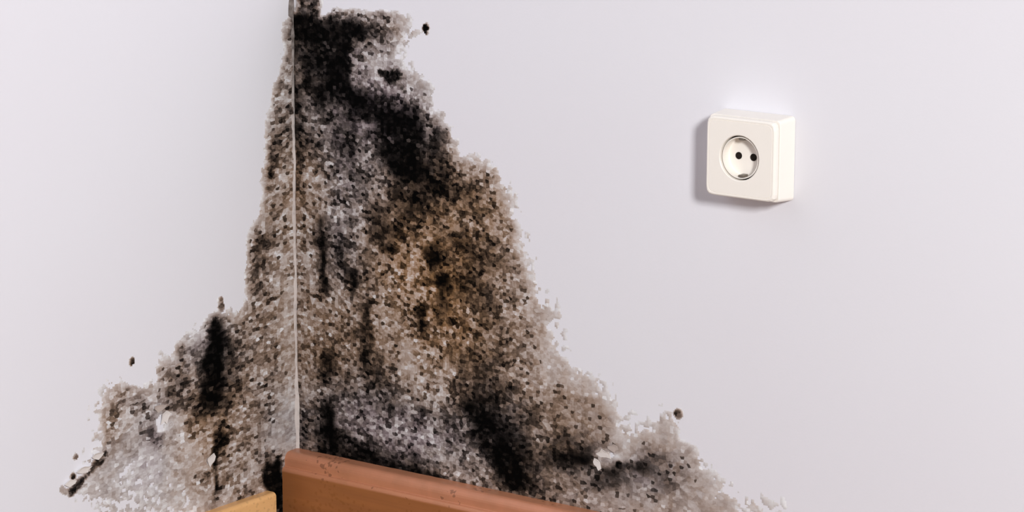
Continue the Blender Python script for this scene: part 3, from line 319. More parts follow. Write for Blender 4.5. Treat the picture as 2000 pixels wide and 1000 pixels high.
LEFT_GROWTH = [
    [0, 0, 0, 0, 0, 0, 0, 0, 0, 0, 0, 0, 0, 0, 0, 0, 0, 0, 0, 0, 0, 0, 0, 0, 0, 0, 0, 0, 0, 0, 0, 0, 0, 0, 0, 0, 0, 0, 0, 0, 0, 0, 0, 0, 0, 0, 0, 0, 0, 0],
    [0, 0, 0, 0, 0, 0, 0, 0, 0, 0, 0, 0, 0, 0, 0, 0, 0, 0, 0, 0, 0, 0, 0, 0, 0, 0, 0, 0, 0, 0, 0, 0, 0, 0, 0, 0, 0, 0, 0, 0, 0, 0, 0, 0, 0, 0, 0, 0, 0, 0],
    [0, 0, 0, 0, 0, 0, 0, 0, 0, 0, 0, 0, 0, 0, 0, 0, 0, 0, 0, 0, 0, 0, 0, 0, 0, 0, 0, 0, 0, 0, 0, 0, 0, 0, 0, 0, 0, 0, 0, 0, 0, 0, 0, 0, 0, 0, 0, 0, 0, 0],
    [0, 0, 0, 0, 0, 0, 0, 0, 0, 0, 0, 0, 0, 0, 0, 0, 0, 0, 0, 0, 0, 0, 0, 0, 0, 0, 0, 0, 0, 0, 0, 0, 0, 0, 0, 0, 0, 0, 0, 0, 0, 0, 0, 0, 0, 0, 0, 0, 0, 0],
    [1, 0, 0, 0, 0, 0, 0, 0, 0, 0, 0, 0, 0, 0, 0, 0, 0, 0, 0, 0, 0, 0, 0, 0, 0, 0, 0, 0, 0, 0, 0, 0, 0, 0, 0, 0, 0, 0, 0, 0, 0, 0, 0, 0, 0, 0, 0, 0, 0, 0],
    [2, 0, 0, 0, 0, 0, 0, 0, 0, 0, 0, 0, 0, 0, 0, 0, 0, 0, 0, 0, 0, 0, 0, 0, 0, 0, 0, 0, 0, 0, 0, 0, 0, 0, 0, 0, 0, 0, 0, 0, 0, 0, 0, 0, 0, 0, 0, 0, 0, 0],
    [3, 0, 0, 0, 0, 0, 0, 0, 0, 0, 0, 0, 0, 0, 0, 0, 0, 0, 0, 0, 0, 0, 0, 0, 0, 0, 0, 0, 0, 0, 0, 0, 0, 0, 0, 0, 0, 0, 0, 0, 0, 0, 0, 0, 0, 0, 0, 0, 0, 0],
    [3, 0, 1, 1, 0, 0, 0, 0, 0, 0, 0, 0, 0, 0, 0, 0, 0, 0, 0, 0, 0, 0, 0, 0, 0, 0, 0, 0, 0, 0, 0, 0, 0, 0, 0, 0, 0, 0, 0, 0, 0, 0, 0, 0, 0, 0, 0, 0, 0, 0],
    [57, 20, 2, 1, 0, 0, 0, 0, 0, 0, 0, 0, 0, 0, 0, 0, 0, 0, 0, 0, 0, 0, 0, 0, 0, 0, 0, 0, 0, 0, 0, 0, 0, 0, 0, 0, 0, 0, 0, 0, 0, 0, 0, 0, 0, 0, 0, 0, 0, 0],
    [70, 37, 2, 1, 1, 0, 0, 0, 0, 0, 0, 0, 0, 0, 0, 0, 0, 0, 0, 0, 0, 0, 0, 0, 0, 0, 0, 0, 0, 0, 0, 0, 0, 0, 0, 0, 0, 0, 0, 0, 0, 0, 0, 0, 0, 0, 0, 0, 0, 0],
    [60, 42, 6, 1, 0, 0, 0, 0, 0, 0, 0, 0, 0, 0, 0, 0, 0, 0, 0, 0, 0, 0, 0, 0, 0, 0, 0, 0, 0, 0, 0, 0, 0, 0, 0, 0, 0, 0, 0, 0, 0, 0, 0, 0, 0, 0, 0, 0, 0, 0],
    [51, 44, 13, 1, 0, 0, 0, 0, 0, 0, 0, 0, 0, 0, 0, 0, 0, 0, 0, 0, 0, 0, 0, 0, 0, 0, 0, 0, 0, 0, 0, 0, 0, 0, 0, 0, 0, 0, 0, 0, 0, 0, 0, 0, 0, 0, 0, 0, 0, 0],
    [48, 48, 23, 1, 1, 0, 0, 0, 0, 0, 0, 0, 0, 0, 0, 0, 0, 0, 0, 0, 0, 0, 0, 0, 0, 0, 0, 0, 0, 0, 0, 0, 0, 0, 0, 0, 0, 0, 0, 0, 0, 0, 0, 0, 0, 0, 0, 0, 0, 0],
    [49, 50, 34, 5, 1, 0, 0, 0, 0, 0, 0, 0, 0, 0, 0, 0, 0, 0, 0, 0, 0, 0, 0, 0, 0, 0, 0, 0, 0, 0, 0, 0, 0, 0, 0, 0, 0, 0, 0, 0, 0, 0, 0, 0, 0, 0, 0, 0, 0, 0],
    [51, 51, 47, 15, 1, 0, 0, 0, 0, 0, 0, 0, 0, 0, 0, 0, 0, 0, 0, 0, 0, 0, 0, 0, 0, 0, 0, 0, 0, 0, 0, 0, 0, 0, 0, 0, 0, 0, 0, 0, 0, 0, 0, 0, 0, 0, 0, 0, 0, 0],
    [53, 53, 52, 29, 1, 0, 0, 0, 0, 0, 0, 0, 0, 0, 0, 0, 0, 0, 0, 0, 0, 0, 0, 0, 0, 0, 0, 0, 0, 0, 0, 0, 0, 0, 0, 0, 0, 0, 0, 0, 0, 0, 0, 0, 0, 0, 0, 0, 0, 0],
    [54, 54, 54, 43, 9, 1, 0, 0, 0, 0, 0, 0, 0, 0, 0, 0, 0, 0, 0, 0, 0, 0, 0, 0, 0, 0, 0, 0, 0, 0, 0, 0, 0, 0, 0, 0, 0, 0, 0, 0, 0, 0, 0, 0, 0, 0, 0, 0, 0, 0],
    [55, 55, 54, 51, 17, 1, 0, 0, 0, 0, 0, 0, 0, 0, 0, 0, 0, 0, 0, 0, 0, 0, 0, 0, 0, 0, 0, 0, 0, 0, 0, 0, 0, 0, 0, 0, 0, 0, 0, 0, 0, 0, 0, 0, 0, 0, 0, 0, 0, 0],
    [53, 53, 53, 53, 25, 1, 0, 0, 0, 0, 0, 0, 0, 0, 0, 0, 0, 0, 0, 0, 0, 0, 0, 0, 0, 0, 0, 0, 0, 0, 0, 0, 0, 0, 0, 0, 0, 0, 0, 0, 0, 0, 0, 0, 0, 0, 0, 0, 0, 0],
    [51, 51, 53, 56, 36, 5, 0, 0, 0, 0, 0, 0, 0, 0, 0, 0, 0, 0, 0, 0, 0, 0, 0, 0, 0, 0, 0, 0, 0, 0, 0, 0, 0, 0, 0, 0, 0, 0, 0, 0, 0, 0, 0, 0, 0, 0, 0, 0, 0, 0],
    [50, 50, 52, 64, 58, 10, 0, 0, 0, 0, 0, 0, 0, 0, 0, 0, 0, 0, 0, 0, 0, 0, 0, 0, 0, 0, 0, 0, 0, 0, 0, 0, 0, 0, 0, 0, 0, 0, 0, 0, 0, 0, 0, 0, 0, 0, 0, 0, 0, 0],
    [48, 48, 47, 62, 66, 16, 0, 0, 0, 0, 0, 0, 0, 0, 0, 0, 0, 0, 0, 0, 0, 0, 0, 0, 0, 0, 0, 0, 0, 0, 0, 0, 0, 0, 0, 0, 0, 0, 0, 0, 0, 0, 0, 0, 0, 0, 0, 0, 0, 0],
    [47, 47, 46, 61, 69, 20, 1, 0, 0, 0, 0, 0, 0, 0, 0, 0, 0, 0, 0, 0, 0, 0, 0, 0, 0, 0, 0, 0, 0, 0, 0, 0, 0, 0, 0, 0, 0, 0, 0, 0, 0, 0, 0, 0, 0, 0, 0, 0, 0, 0],
    [46, 46, 45, 60, 71, 22, 1, 0, 0, 0, 0, 0, 0, 0, 0, 0, 0, 0, 0, 0, 0, 0, 0, 0, 0, 0, 0, 0, 0, 0, 0, 0, 0, 0, 0, 0, 0, 0, 0, 0, 0, 0, 0, 0, 0, 0, 0, 0, 0, 0],
    [45, 45, 44, 57, 72, 24, 2, 0, 0, 0, 0, 0, 0, 0, 0, 0, 0, 0, 0, 0, 0, 0, 0, 0, 0, 0, 0, 0, 0, 0, 0, 0, 0, 0, 0, 0, 0, 0, 0, 0, 0, 0, 0, 0, 0, 0, 0, 0, 0, 0],
    [44, 44, 44, 50, 49, 25, 3, 1, 0, 0, 0, 0, 0, 0, 0, 0, 0, 0, 0, 0, 0, 0, 0, 0, 0, 0, 0, 0, 0, 0, 0, 0, 0, 0, 0, 0, 0, 0, 0, 0, 0, 0, 0, 0, 0, 0, 0, 0, 0, 0],
    [43, 43, 43, 47, 43, 28, 5, 1, 0, 0, 0, 0, 0, 0, 0, 0, 0, 0, 0, 0, 0, 0, 0, 0, 0, 0, 0, 0, 0, 0, 0, 0, 0, 0, 0, 0, 0, 0, 0, 0, 0, 0, 0, 0, 0, 0, 0, 0, 0, 0],
    [42, 42, 42, 48, 45, 35, 11, 1, 0, 0, 0, 0, 0, 0, 0, 0, 0, 0, 0, 0, 0, 0, 0, 0, 0, 0, 0, 0, 0, 0, 0, 0, 0, 0, 0, 0, 0, 0, 0, 0, 0, 0, 0, 0, 0, 0, 0, 0, 0, 0],
    [41, 41, 41, 48, 48, 41, 29, 8, 1, 0, 0, 0, 0, 0, 0, 0, 0, 0, 0, 0, 0, 0, 0, 0, 0, 0, 0, 0, 0, 0, 0, 0, 0, 0, 0, 0, 0, 0, 0, 0, 0, 0, 0, 0, 0, 0, 0, 0, 0, 0],
    [41, 41, 42, 49, 50, 46, 41, 23, 2, 0, 0, 0, 0, 0, 0, 0, 0, 0, 0, 0, 0, 0, 0, 0, 0, 0, 0, 0, 0, 0, 0, 0, 0, 0, 0, 0, 0, 0, 0, 0, 0, 0, 0, 0, 0, 0, 0, 0, 0, 0],
    [40, 40, 42, 49, 51, 52, 64, 40, 9, 0, 0, 0, 0, 0, 0, 0, 0, 0, 0, 0, 0, 0, 0, 0, 0, 0, 0, 0, 0, 0, 0, 0, 0, 0, 0, 0, 0, 0, 0, 0, 0, 0, 0, 0, 0, 0, 0, 0, 0, 0],
    [40, 40, 41, 48, 52, 61, 73, 49, 16, 1, 0, 0, 0, 0, 0, 0, 0, 0, 0, 0, 0, 0, 0, 0, 0, 0, 0, 0, 0, 0, 0, 0, 0, 0, 0, 0, 0, 0, 0, 0, 0, 0, 0, 0, 0, 0, 0, 0, 0, 0],
    [39, 39, 41, 47, 51, 59, 73, 54, 18, 1, 0, 0, 0, 0, 0, 0, 0, 0, 0, 0, 0, 0, 0, 0, 0, 0, 0, 0, 0, 0, 0, 0, 0, 0, 0, 0, 0, 0, 0, 0, 0, 0, 0, 0, 0, 0, 0, 0, 0, 0],
    [39, 39, 40, 46, 50, 55, 73, 58, 19, 1, 0, 0, 0, 0, 0, 0, 0, 0, 0, 0, 0, 0, 0, 0, 0, 0, 0, 0, 0, 0, 0, 0, 0, 0, 0, 0, 0, 0, 0, 0, 0, 0, 0, 0, 0, 0, 0, 0, 0, 0],
    [38, 38, 39, 44, 48, 52, 72, 62, 20, 1, 0, 0, 0, 0, 0, 0, 0, 0, 0, 0, 0, 0, 0, 0, 0, 0, 0, 0, 0, 0, 0, 0, 0, 0, 0, 0, 0, 0, 0, 0, 0, 0, 0, 0, 0, 0, 0, 0, 0, 0],
    [37, 37, 39, 43, 47, 48, 70, 56, 20, 2, 0, 0, 0, 0, 0, 0, 0, 0, 0, 0, 0, 0, 0, 0, 0, 0, 0, 0, 1, 1, 1, 0, 0, 0, 0, 0, 0, 0, 0, 0, 0, 0, 0, 0, 0, 0, 0, 0, 0, 0],
    [37, 37, 38, 43, 46, 44, 41, 34, 19, 2, 0, 0, 0, 0, 0, 3, 1, 1, 0, 0, 0, 0, 1, 1, 1, 2, 2, 2, 2, 2, 1, 1, 1, 0, 0, 0, 0, 0, 0, 0, 0, 0, 0, 0, 0, 0, 0, 0, 0, 0],
    [36, 36, 38, 43, 45, 43, 41, 37, 25, 4, 21, 19, 21, 23, 14, 7, 5, 5, 4, 2, 2, 3, 3, 3, 3, 4, 4, 4, 4, 4, 3, 3, 2, 1, 0, 0, 0, 0, 0, 0, 0, 0, 0, 0, 0, 0, 0, 0, 0, 0],
    [36, 36, 37, 41, 44, 45, 44, 41, 37, 32, 30, 48, 84, 87, 55, 27, 19, 15, 11, 5, 5, 5, 5, 5, 5, 6, 6, 7, 7, 6, 6, 5, 3, 1, 0, 0, 0, 0, 0, 0, 0, 0, 0, 0, 0, 0, 0, 0, 0, 0],
    [35, 35, 37, 40, 44, 46, 47, 46, 43, 42, 47, 74, 95, 95, 75, 46, 33, 26, 23, 12, 10, 9, 7, 7, 7, 8, 8, 9, 10, 9, 8, 7, 5, 2, 1, 1, 0, 0, 0, 0, 0, 0, 0, 0, 0, 0, 0, 0, 0, 0],
    [35, 35, 36, 40, 44, 47, 48, 49, 50, 53, 59, 79, 95, 96, 86, 59, 44, 37, 52, 23, 17, 13, 8, 9, 8, 8, 10, 11, 12, 11, 10, 8, 6, 4, 2, 1, 0, 0, 0, 0, 0, 0, 0, 0, 0, 0, 0, 0, 0, 0],
    [35, 35, 36, 40, 45, 49, 50, 51, 55, 59, 65, 78, 94, 96, 91, 70, 56, 46, 52, 29, 25, 18, 9, 9, 9, 8, 10, 13, 16, 15, 13, 10, 7, 5, 3, 2, 0, 0, 0, 0, 0, 0, 0, 0, 0, 0, 0, 0, 0, 0],
    [34, 34, 36, 41, 47, 50, 50, 52, 57, 63, 69, 80, 93, 96, 94, 76, 59, 50, 47, 54, 58, 38, 13, 11, 12, 13, 17, 30, 24, 20, 16, 11, 9, 6, 4, 3, 1, 1, 0, 0, 0, 0, 0, 0, 0, 0, 0, 0, 0, 0],
    [34, 34, 36, 42, 49, 51, 50, 52, 58, 64, 70, 78, 92, 96, 95, 80, 61, 58, 58, 59, 60, 50, 26, 24, 34, 45, 54, 44, 33, 28, 19, 13, 10, 7, 5, 4, 2, 2, 1, 0, 0, 0, 0, 0, 0, 0, 0, 0, 0, 0],
    [34, 34, 36, 43, 51, 50, 48, 50, 56, 62, 69, 77, 90, 96, 96, 84, 65, 61, 64, 66, 66, 54, 34, 51, 54, 48, 31, 33, 43, 40, 21, 15, 12, 8, 5, 4, 3, 2, 1, 0, 0, 0, 0, 0, 0, 0, 0, 0, 0, 0],
    [34, 34, 35, 51, 68, 47, 46, 49, 55, 60, 65, 72, 86, 95, 96, 87, 70, 67, 67, 64, 55, 35, 40, 50, 47, 37, 33, 36, 43, 41, 22, 15, 12, 8, 5, 3, 3, 2, 1, 0, 0, 0, 0, 0, 0, 0, 0, 0, 0, 0],
    [33, 33, 35, 39, 43, 45, 45, 47, 51, 55, 58, 66, 80, 92, 92, 82, 75, 69, 58, 44, 33, 8, 42, 48, 45, 36, 35, 36, 43, 41, 23, 15, 11, 7, 4, 4, 3, 2, 1, 0, 0, 0, 0, 0, 0, 0, 0, 0, 0, 0],
    [33, 33, 34, 38, 42, 44, 45, 46, 48, 50, 54, 75, 78, 78, 78, 76, 71, 52, 39, 29, 25, 9, 46, 48, 42, 35, 35, 36, 43, 41, 23, 17, 13, 9, 5, 5, 4, 3, 2, 0, 0, 0, 0, 0, 0, 0, 0, 0, 0, 0],
    [33, 33, 34, 37, 40, 43, 44, 46, 48, 50, 53, 59, 59, 59, 57, 54, 49, 42, 36, 32, 35, 44, 48, 46, 39, 34, 33, 33, 34, 28, 23, 19, 15, 10, 7, 7, 6, 4, 3, 1, 0, 0, 0, 0, 0, 0, 0, 0, 0, 0],
    [33, 33, 34, 36, 39, 42, 43, 46, 48, 50, 53, 53, 64, 68, 49, 45, 41, 37, 35, 34, 36, 39, 40, 36, 32, 30, 30, 30, 30, 27, 25, 23, 19, 15, 12, 10, 8, 5, 3, 1, 0, 0, 0, 0, 0, 0, 0, 0, 0, 0],
    [32, 32, 33, 35, 37, 41, 43, 46, 48, 51, 54, 53, 81, 80, 45, 39, 34, 33, 33, 33, 33, 31, 29, 27, 26, 26, 27, 27, 28, 27, 27, 28, 25, 21, 16, 12, 9, 6, 4, 1, 0, 0, 0, 0, 0, 0, 0, 0, 0, 0],
    [32, 32, 33, 35, 37, 41, 43, 46, 49, 53, 56, 53, 73, 85, 42, 37, 32, 31, 31, 31, 29, 27, 24, 24, 24, 24, 25, 25, 26, 27, 28, 28, 23, 19, 15, 12, 9, 6, 4, 1, 0, 0, 0, 0, 0, 0, 0, 0, 0, 0],
    [32, 32, 33, 35, 37, 41, 43, 45, 49, 52, 55, 51, 63, 88, 22, 28, 30, 30, 30, 29, 27, 25, 23, 22, 22, 22, 23, 24, 25, 25, 24, 22, 18, 15, 13, 11, 9, 7, 4, 1, 0, 0, 0, 0, 0, 0, 0, 0, 0, 0],
    [31, 31, 33, 36, 39, 42, 43, 44, 47, 50, 53, 49, 48, 81, 32, 41, 44, 29, 29, 27, 25, 24, 22, 22, 22, 22, 23, 23, 24, 22, 20, 17, 16, 14, 13, 11, 9, 6, 4, 1, 0, 0, 0, 0, 0, 0, 0, 0, 0, 0],
    [31, 31, 34, 38, 42, 44, 43, 42, 45, 48, 51, 49, 49, 81, 59, 70, 46, 29, 27, 26, 24, 23, 22, 21, 21, 22, 22, 23, 23, 22, 19, 17, 15, 14, 13, 11, 9, 7, 4, 1, 0, 0, 0, 0, 0, 0, 0, 0, 0, 0],
    [31, 31, 34, 99, 99, 99, 44, 39, 42, 45, 48, 49, 52, 81, 43, 36, 30, 27, 26, 25, 24, 22, 21, 21, 21, 21, 22, 22, 23, 21, 19, 16, 15, 14, 13, 11, 9, 7, 4, 2, 0, 0, 0, 0, 0, 0, 0, 0, 0, 0],  # black block beside the board's end: gap shade painted in with the mould
    [31, 31, 35, 99, 99, 99, 45, 37, 40, 43, 45, 45, 45, 57, 35, 31, 27, 26, 25, 24, 23, 22, 21, 20, 21, 21, 21, 22, 23, 21, 19, 16, 15, 14, 13, 11, 9, 7, 4, 2, 0, 0, 0, 0, 0, 0, 0, 0, 0, 0],
    [31, 31, 37, 99, 99, 99, 46, 38, 41, 42, 43, 40, 37, 32, 30, 28, 26, 25, 24, 23, 22, 21, 20, 20, 20, 21, 21, 22, 22, 21, 19, 17, 15, 14, 13, 11, 9, 7, 4, 2, 0, 0, 0, 0, 0, 0, 0, 0, 0, 0],
    [31, 31, 37, 99, 99, 99, 47, 41, 42, 42, 41, 38, 35, 31, 29, 27, 26, 24, 24, 23, 22, 21, 20, 20, 20, 21, 21, 22, 22, 21, 19, 17, 15, 14, 13, 11, 9, 7, 4, 2, 0, 0, 0, 0, 0, 0, 0, 0, 0, 0],
    [31, 31, 36, 99, 99, 99, 47, 41, 41, 41, 40, 37, 34, 31, 29, 27, 25, 24, 24, 23, 22, 21, 20, 20, 20, 21, 21, 22, 22, 22, 19, 17, 15, 14, 13, 11, 9, 7, 4, 2, 0, 0, 0, 0, 0, 0, 0, 0, 0, 0],
    [31, 31, 36, 99, 99, 99, 46, 40, 40, 40, 40, 37, 34, 31, 29, 27, 25, 24, 24, 23, 22, 21, 20, 20, 20, 21, 21, 22, 22, 22, 19, 17, 15, 14, 13, 11, 9, 7, 5, 2, 0, 0, 0, 0, 0, 0, 0, 0, 0, 0],
    [31, 31, 35, 99, 99, 99, 45, 40, 40, 40, 40, 37, 34, 31, 29, 27, 25, 24, 24, 23, 22, 21, 20, 20, 20, 21, 21, 22, 22, 22, 19, 17, 15, 14, 13, 11, 9, 7, 5, 2, 0, 0, 0, 0, 0, 0, 0, 0, 0, 0],
    [31, 31, 35, 99, 99, 99, 45, 40, 40, 40, 40, 37, 34, 31, 29, 27, 26, 24, 24, 23, 22, 21, 20, 20, 20, 21, 21, 22, 22, 22, 19, 17, 15, 14, 13, 11, 9, 7, 5, 2, 0, 0, 0, 0, 0, 0, 0, 0, 0, 0],
]
LEFT_WARMTH = [
    [39, 41, 43, 44, 45, 45, 46, 46, 46, 46, 46, 46, 46, 46, 46, 46, 46, 46, 46, 46, 46, 46, 46, 46, 46],
    [39, 41, 42, 44, 45, 45, 46, 46, 46, 46, 46, 46, 46, 46, 46, 46, 46, 46, 46, 46, 46, 46, 46, 46, 46],
    [39, 41, 42, 44, 45, 45, 46, 46, 46, 46, 46, 46, 46, 46, 46, 46, 46, 46, 46, 46, 46, 46, 46, 46, 46],
    [39, 41, 42, 44, 45, 45, 46, 46, 46, 46, 46, 46, 46, 46, 46, 46, 46, 46, 46, 46, 46, 46, 46, 46, 46],
    [38, 39, 41, 43, 44, 45, 46, 46, 46, 46, 46, 46, 46, 46, 46, 46, 46, 46, 46, 46, 46, 46, 46, 46, 46],
    [35, 38, 40, 42, 44, 45, 46, 46, 46, 46, 46, 46, 46, 46, 46, 46, 46, 46, 46, 46, 46, 46, 46, 46, 46],
    [35, 38, 40, 43, 44, 45, 46, 46, 46, 46, 46, 46, 46, 46, 46, 46, 46, 46, 46, 46, 46, 46, 46, 46, 46],
    [36, 39, 42, 44, 45, 46, 46, 46, 46, 46, 46, 46, 46, 46, 46, 46, 46, 46, 46, 46, 46, 46, 46, 46, 46],
    [37, 40, 43, 45, 45, 46, 46, 46, 46, 46, 46, 46, 46, 46, 46, 46, 46, 46, 46, 46, 46, 46, 46, 46, 46],
    [37, 41, 43, 45, 46, 46, 46, 46, 46, 46, 46, 46, 46, 46, 46, 46, 46, 46, 46, 46, 46, 46, 46, 46, 46],
    [39, 43, 44, 46, 46, 46, 46, 46, 46, 46, 46, 46, 46, 46, 46, 46, 46, 46, 46, 46, 46, 46, 46, 46, 46],
    [50, 48, 47, 47, 47, 46, 46, 46, 46, 46, 46, 46, 46, 46, 46, 46, 46, 46, 46, 46, 46, 46, 46, 46, 46],
    [57, 52, 49, 48, 47, 47, 46, 46, 46, 46, 46, 46, 46, 46, 46, 46, 46, 46, 46, 46, 46, 46, 46, 46, 46],
    [59, 53, 49, 48, 47, 47, 46, 46, 46, 46, 46, 46, 46, 46, 46, 46, 46, 46, 46, 46, 46, 46, 46, 46, 46],
    [58, 53, 50, 48, 47, 47, 46, 46, 46, 46, 46, 46, 46, 46, 46, 46, 46, 46, 46, 46, 46, 46, 46, 46, 46],
    [56, 52, 49, 48, 47, 47, 46, 46, 46, 46, 46, 46, 46, 46, 46, 46, 46, 46, 46, 46, 46, 46, 46, 46, 46],
    [53, 50, 49, 48, 47, 47, 46, 46, 46, 46, 46, 46, 46, 46, 46, 46, 46, 46, 46, 46, 46, 46, 46, 46, 46],
    [50, 49, 48, 48, 47, 46, 46, 45, 45, 46, 46, 46, 46, 46, 46, 46, 46, 46, 46, 46, 46, 46, 46, 46, 46],
    [48, 48, 48, 48, 47, 46, 43, 41, 40, 43, 46, 46, 46, 46, 46, 46, 46, 46, 46, 46, 46, 46, 46, 46, 46],
    [49, 49, 49, 49, 47, 44, 35, 30, 29, 39, 45, 46, 46, 46, 46, 46, 46, 46, 46, 46, 46, 46, 46, 46, 46],
    [50, 50, 49, 49, 46, 40, 28, 24, 27, 39, 45, 46, 45, 45, 46, 46, 46, 46, 46, 46, 46, 46, 46, 46, 46],
    [51, 50, 49, 49, 45, 40, 33, 33, 35, 41, 44, 43, 43, 44, 47, 48, 47, 46, 46, 46, 46, 46, 46, 46, 46],
    [50, 49, 48, 48, 46, 44, 41, 42, 43, 44, 41, 35, 37, 42, 52, 50, 49, 47, 46, 46, 46, 46, 46, 46, 46],
    [47, 46, 45, 48, 50, 52, 52, 52, 53, 47, 38, 25, 32, 40, 49, 48, 47, 46, 46, 46, 46, 46, 46, 46, 46],
    [40, 39, 40, 47, 52, 56, 60, 62, 62, 51, 38, 25, 27, 32, 40, 43, 45, 45, 45, 45, 46, 46, 46, 46, 46],
    [32, 31, 32, 44, 51, 56, 61, 65, 63, 52, 40, 23, 22, 26, 34, 38, 39, 40, 42, 44, 45, 46, 46, 46, 46],
    [30, 30, 32, 41, 48, 52, 56, 57, 56, 50, 41, 21, 20, 26, 34, 36, 38, 40, 43, 45, 46, 46, 46, 46, 46],
    [35, 36, 39, 44, 47, 49, 50, 51, 53, 50, 41, 28, 30, 34, 39, 41, 44, 46, 46, 46, 46, 46, 46, 46, 46],
    [42, 43, 44, 45, 46, 47, 47, 47, 49, 46, 43, 38, 40, 44, 45, 45, 46, 46, 46, 46, 46, 46, 46, 46, 46],
    [46, 46, 46, 46, 46, 46, 46, 46, 47, 46, 45, 43, 43, 43, 45, 45, 46, 46, 46, 46, 46, 46, 46, 46, 46],
    [46, 46, 46, 46, 46, 46, 46, 46, 46, 46, 45, 43, 43, 43, 44, 45, 46, 46, 46, 46, 46, 46, 46, 46, 46],
    [46, 46, 46, 46, 46, 46, 46, 46, 46, 46, 45, 43, 43, 43, 44, 45, 46, 46, 46, 46, 46, 46, 46, 46, 46],
]

# ------------------------------------------------------------------ the room: walls, floor, baseboards, corner bead
bm = bmesh.new(); box(bm, -.12, 0, 0, 3.2, .12, 2.5); wall_right = say(structure(obj('wall_right', bm, WALL)), 'lilac white painted wall that carries the socket')
bm = bmesh.new(); box(bm, -.12, -3.2, 0, 0, 0, 2.5); wall_left = say(structure(obj('wall_left', bm, WALL)), 'lilac white painted wall left of the corner')
bm = bmesh.new(); box(bm, -.12, -3.2, -.05, 3.2, .12, 0); say(structure(obj('floor', bm, FLOOR)), 'brown floor below the baseboards')

def arc(cx, cd, r, a0, a1, n):
    return [(cx + r * math.cos(math.radians(a0 + (a1 - a0) * i / n)), cd + r * math.sin(math.radians(a0 + (a1 - a0) * i / n))) for i in range(n + 1)]

def skirting(name, prof, fn, s0, s1, m, n=60):
    """prof: (distance out from the wall, height) points; fn maps (s, out, z) to a point."""
    bm = bmesh.new(); rings = []
    for i in range(n + 1):
        s = s0 + (s1 - s0) * (i / n) ** 1.6
        rings.append([bm.verts.new(fn(s, o, z)) for o, z in prof])
    k = len(prof)
    for a, b in zip(rings, rings[1:]):
        for j in range(k):
            bm.faces.new((a[j], a[(j + 1) % k], b[(j + 1) % k], b[j]))
    bm.faces.new(rings[0]); bm.faces.new(rings[-1][::-1])
    return structure(obj(name, bm, m))

HR, HL = .0800, .0445                              # heights of the two boards
prof_r = ([(.0006, 0), (.0006, HR)] + arc(.014, HR - .0085, .0085, 90, 0, 6)
          + [(.0225, HR - .0150)] + arc(.0235, HR - .0190, .0035, 100, 0, 4) + [(.0270, 0)])
say(skirting('baseboard_right', prof_r, lambda s, o, z: (s, -o, z), .0008, 3.18, WOOD_X),
    'reddish brown moulded wooden baseboard along the right-hand wall')
prof_l = [(.0006, 0), (.0006, HL)] + arc(.0090, HL - .0045, .0045, 90, 0, 5) + [(.0135, 0)]
say(skirting('baseboard_left', prof_l, lambda s, o, z: (o, -s, z), .0515, 3.18, WOOD_Y),
    'lower pale orange wooden baseboard along the left-hand wall')

# plaster bead that runs up the corner, uneven along its length
bm = bmesh.new(); rings = []
N = 260
for i in range(N + 1):
    z = HR + (2.48 - HR) * (i / N) ** 1.5
    wl = .0075 + .0012 * math.sin(z * 61) + .0008 * math.sin(z * 173 + 1)
    wr = .0016 + .0014 * max(0, math.sin(z * 47 + 2))
    if z < .20: wr += .003 * (.20 - z) / .12
    rings.append([bm.verts.new(p) for p in ((-.001, .001, z), (-.001, -wl, z), (.0012, -wl * .55, z), (wr * .8, -.0016, z), (wr, .001, z))])
for a, b in zip(rings, rings[1:]):
    for j in range(5): bm.faces.new((a[j], a[(j + 1) % 5], b[(j + 1) % 5], b[j]))
bm.faces.new(rings[0]); bm.faces.new(rings[-1][::-1])
bead = say(structure(obj('trim_1', bm, BEAD, smooth=True)), 'thin grey plaster bead running up the corner between the two walls')

# ------------------------------------------------------------------ mould crusts
def bil(M, u, v):
    h, w = M.shape
    u = np.clip(u, 0, w - 1.001); v = np.clip(v, 0, h - 1.001)
    i = u.astype(int); j = v.astype(int); s = u - i; t = v - j
    s = s * s * (3 - 2 * s) * .5 + s * .5; t = t * t * (3 - 2 * t) * .5 + t * .5
    return M[j, i] * (1 - s) * (1 - t) + M[j, i + 1] * s * (1 - t) + M[j + 1, i] * (1 - s) * t + M[j + 1, i + 1] * s * t

def vnoise(u, z, size):
    M = rng.random((int(1.2 / size) + 3, int(1.2 / size) + 3))
    return bil(M, u / size + .5, z / size + .5)

def decode(rows, hi):
    return np.array(rows) / 99 * hi

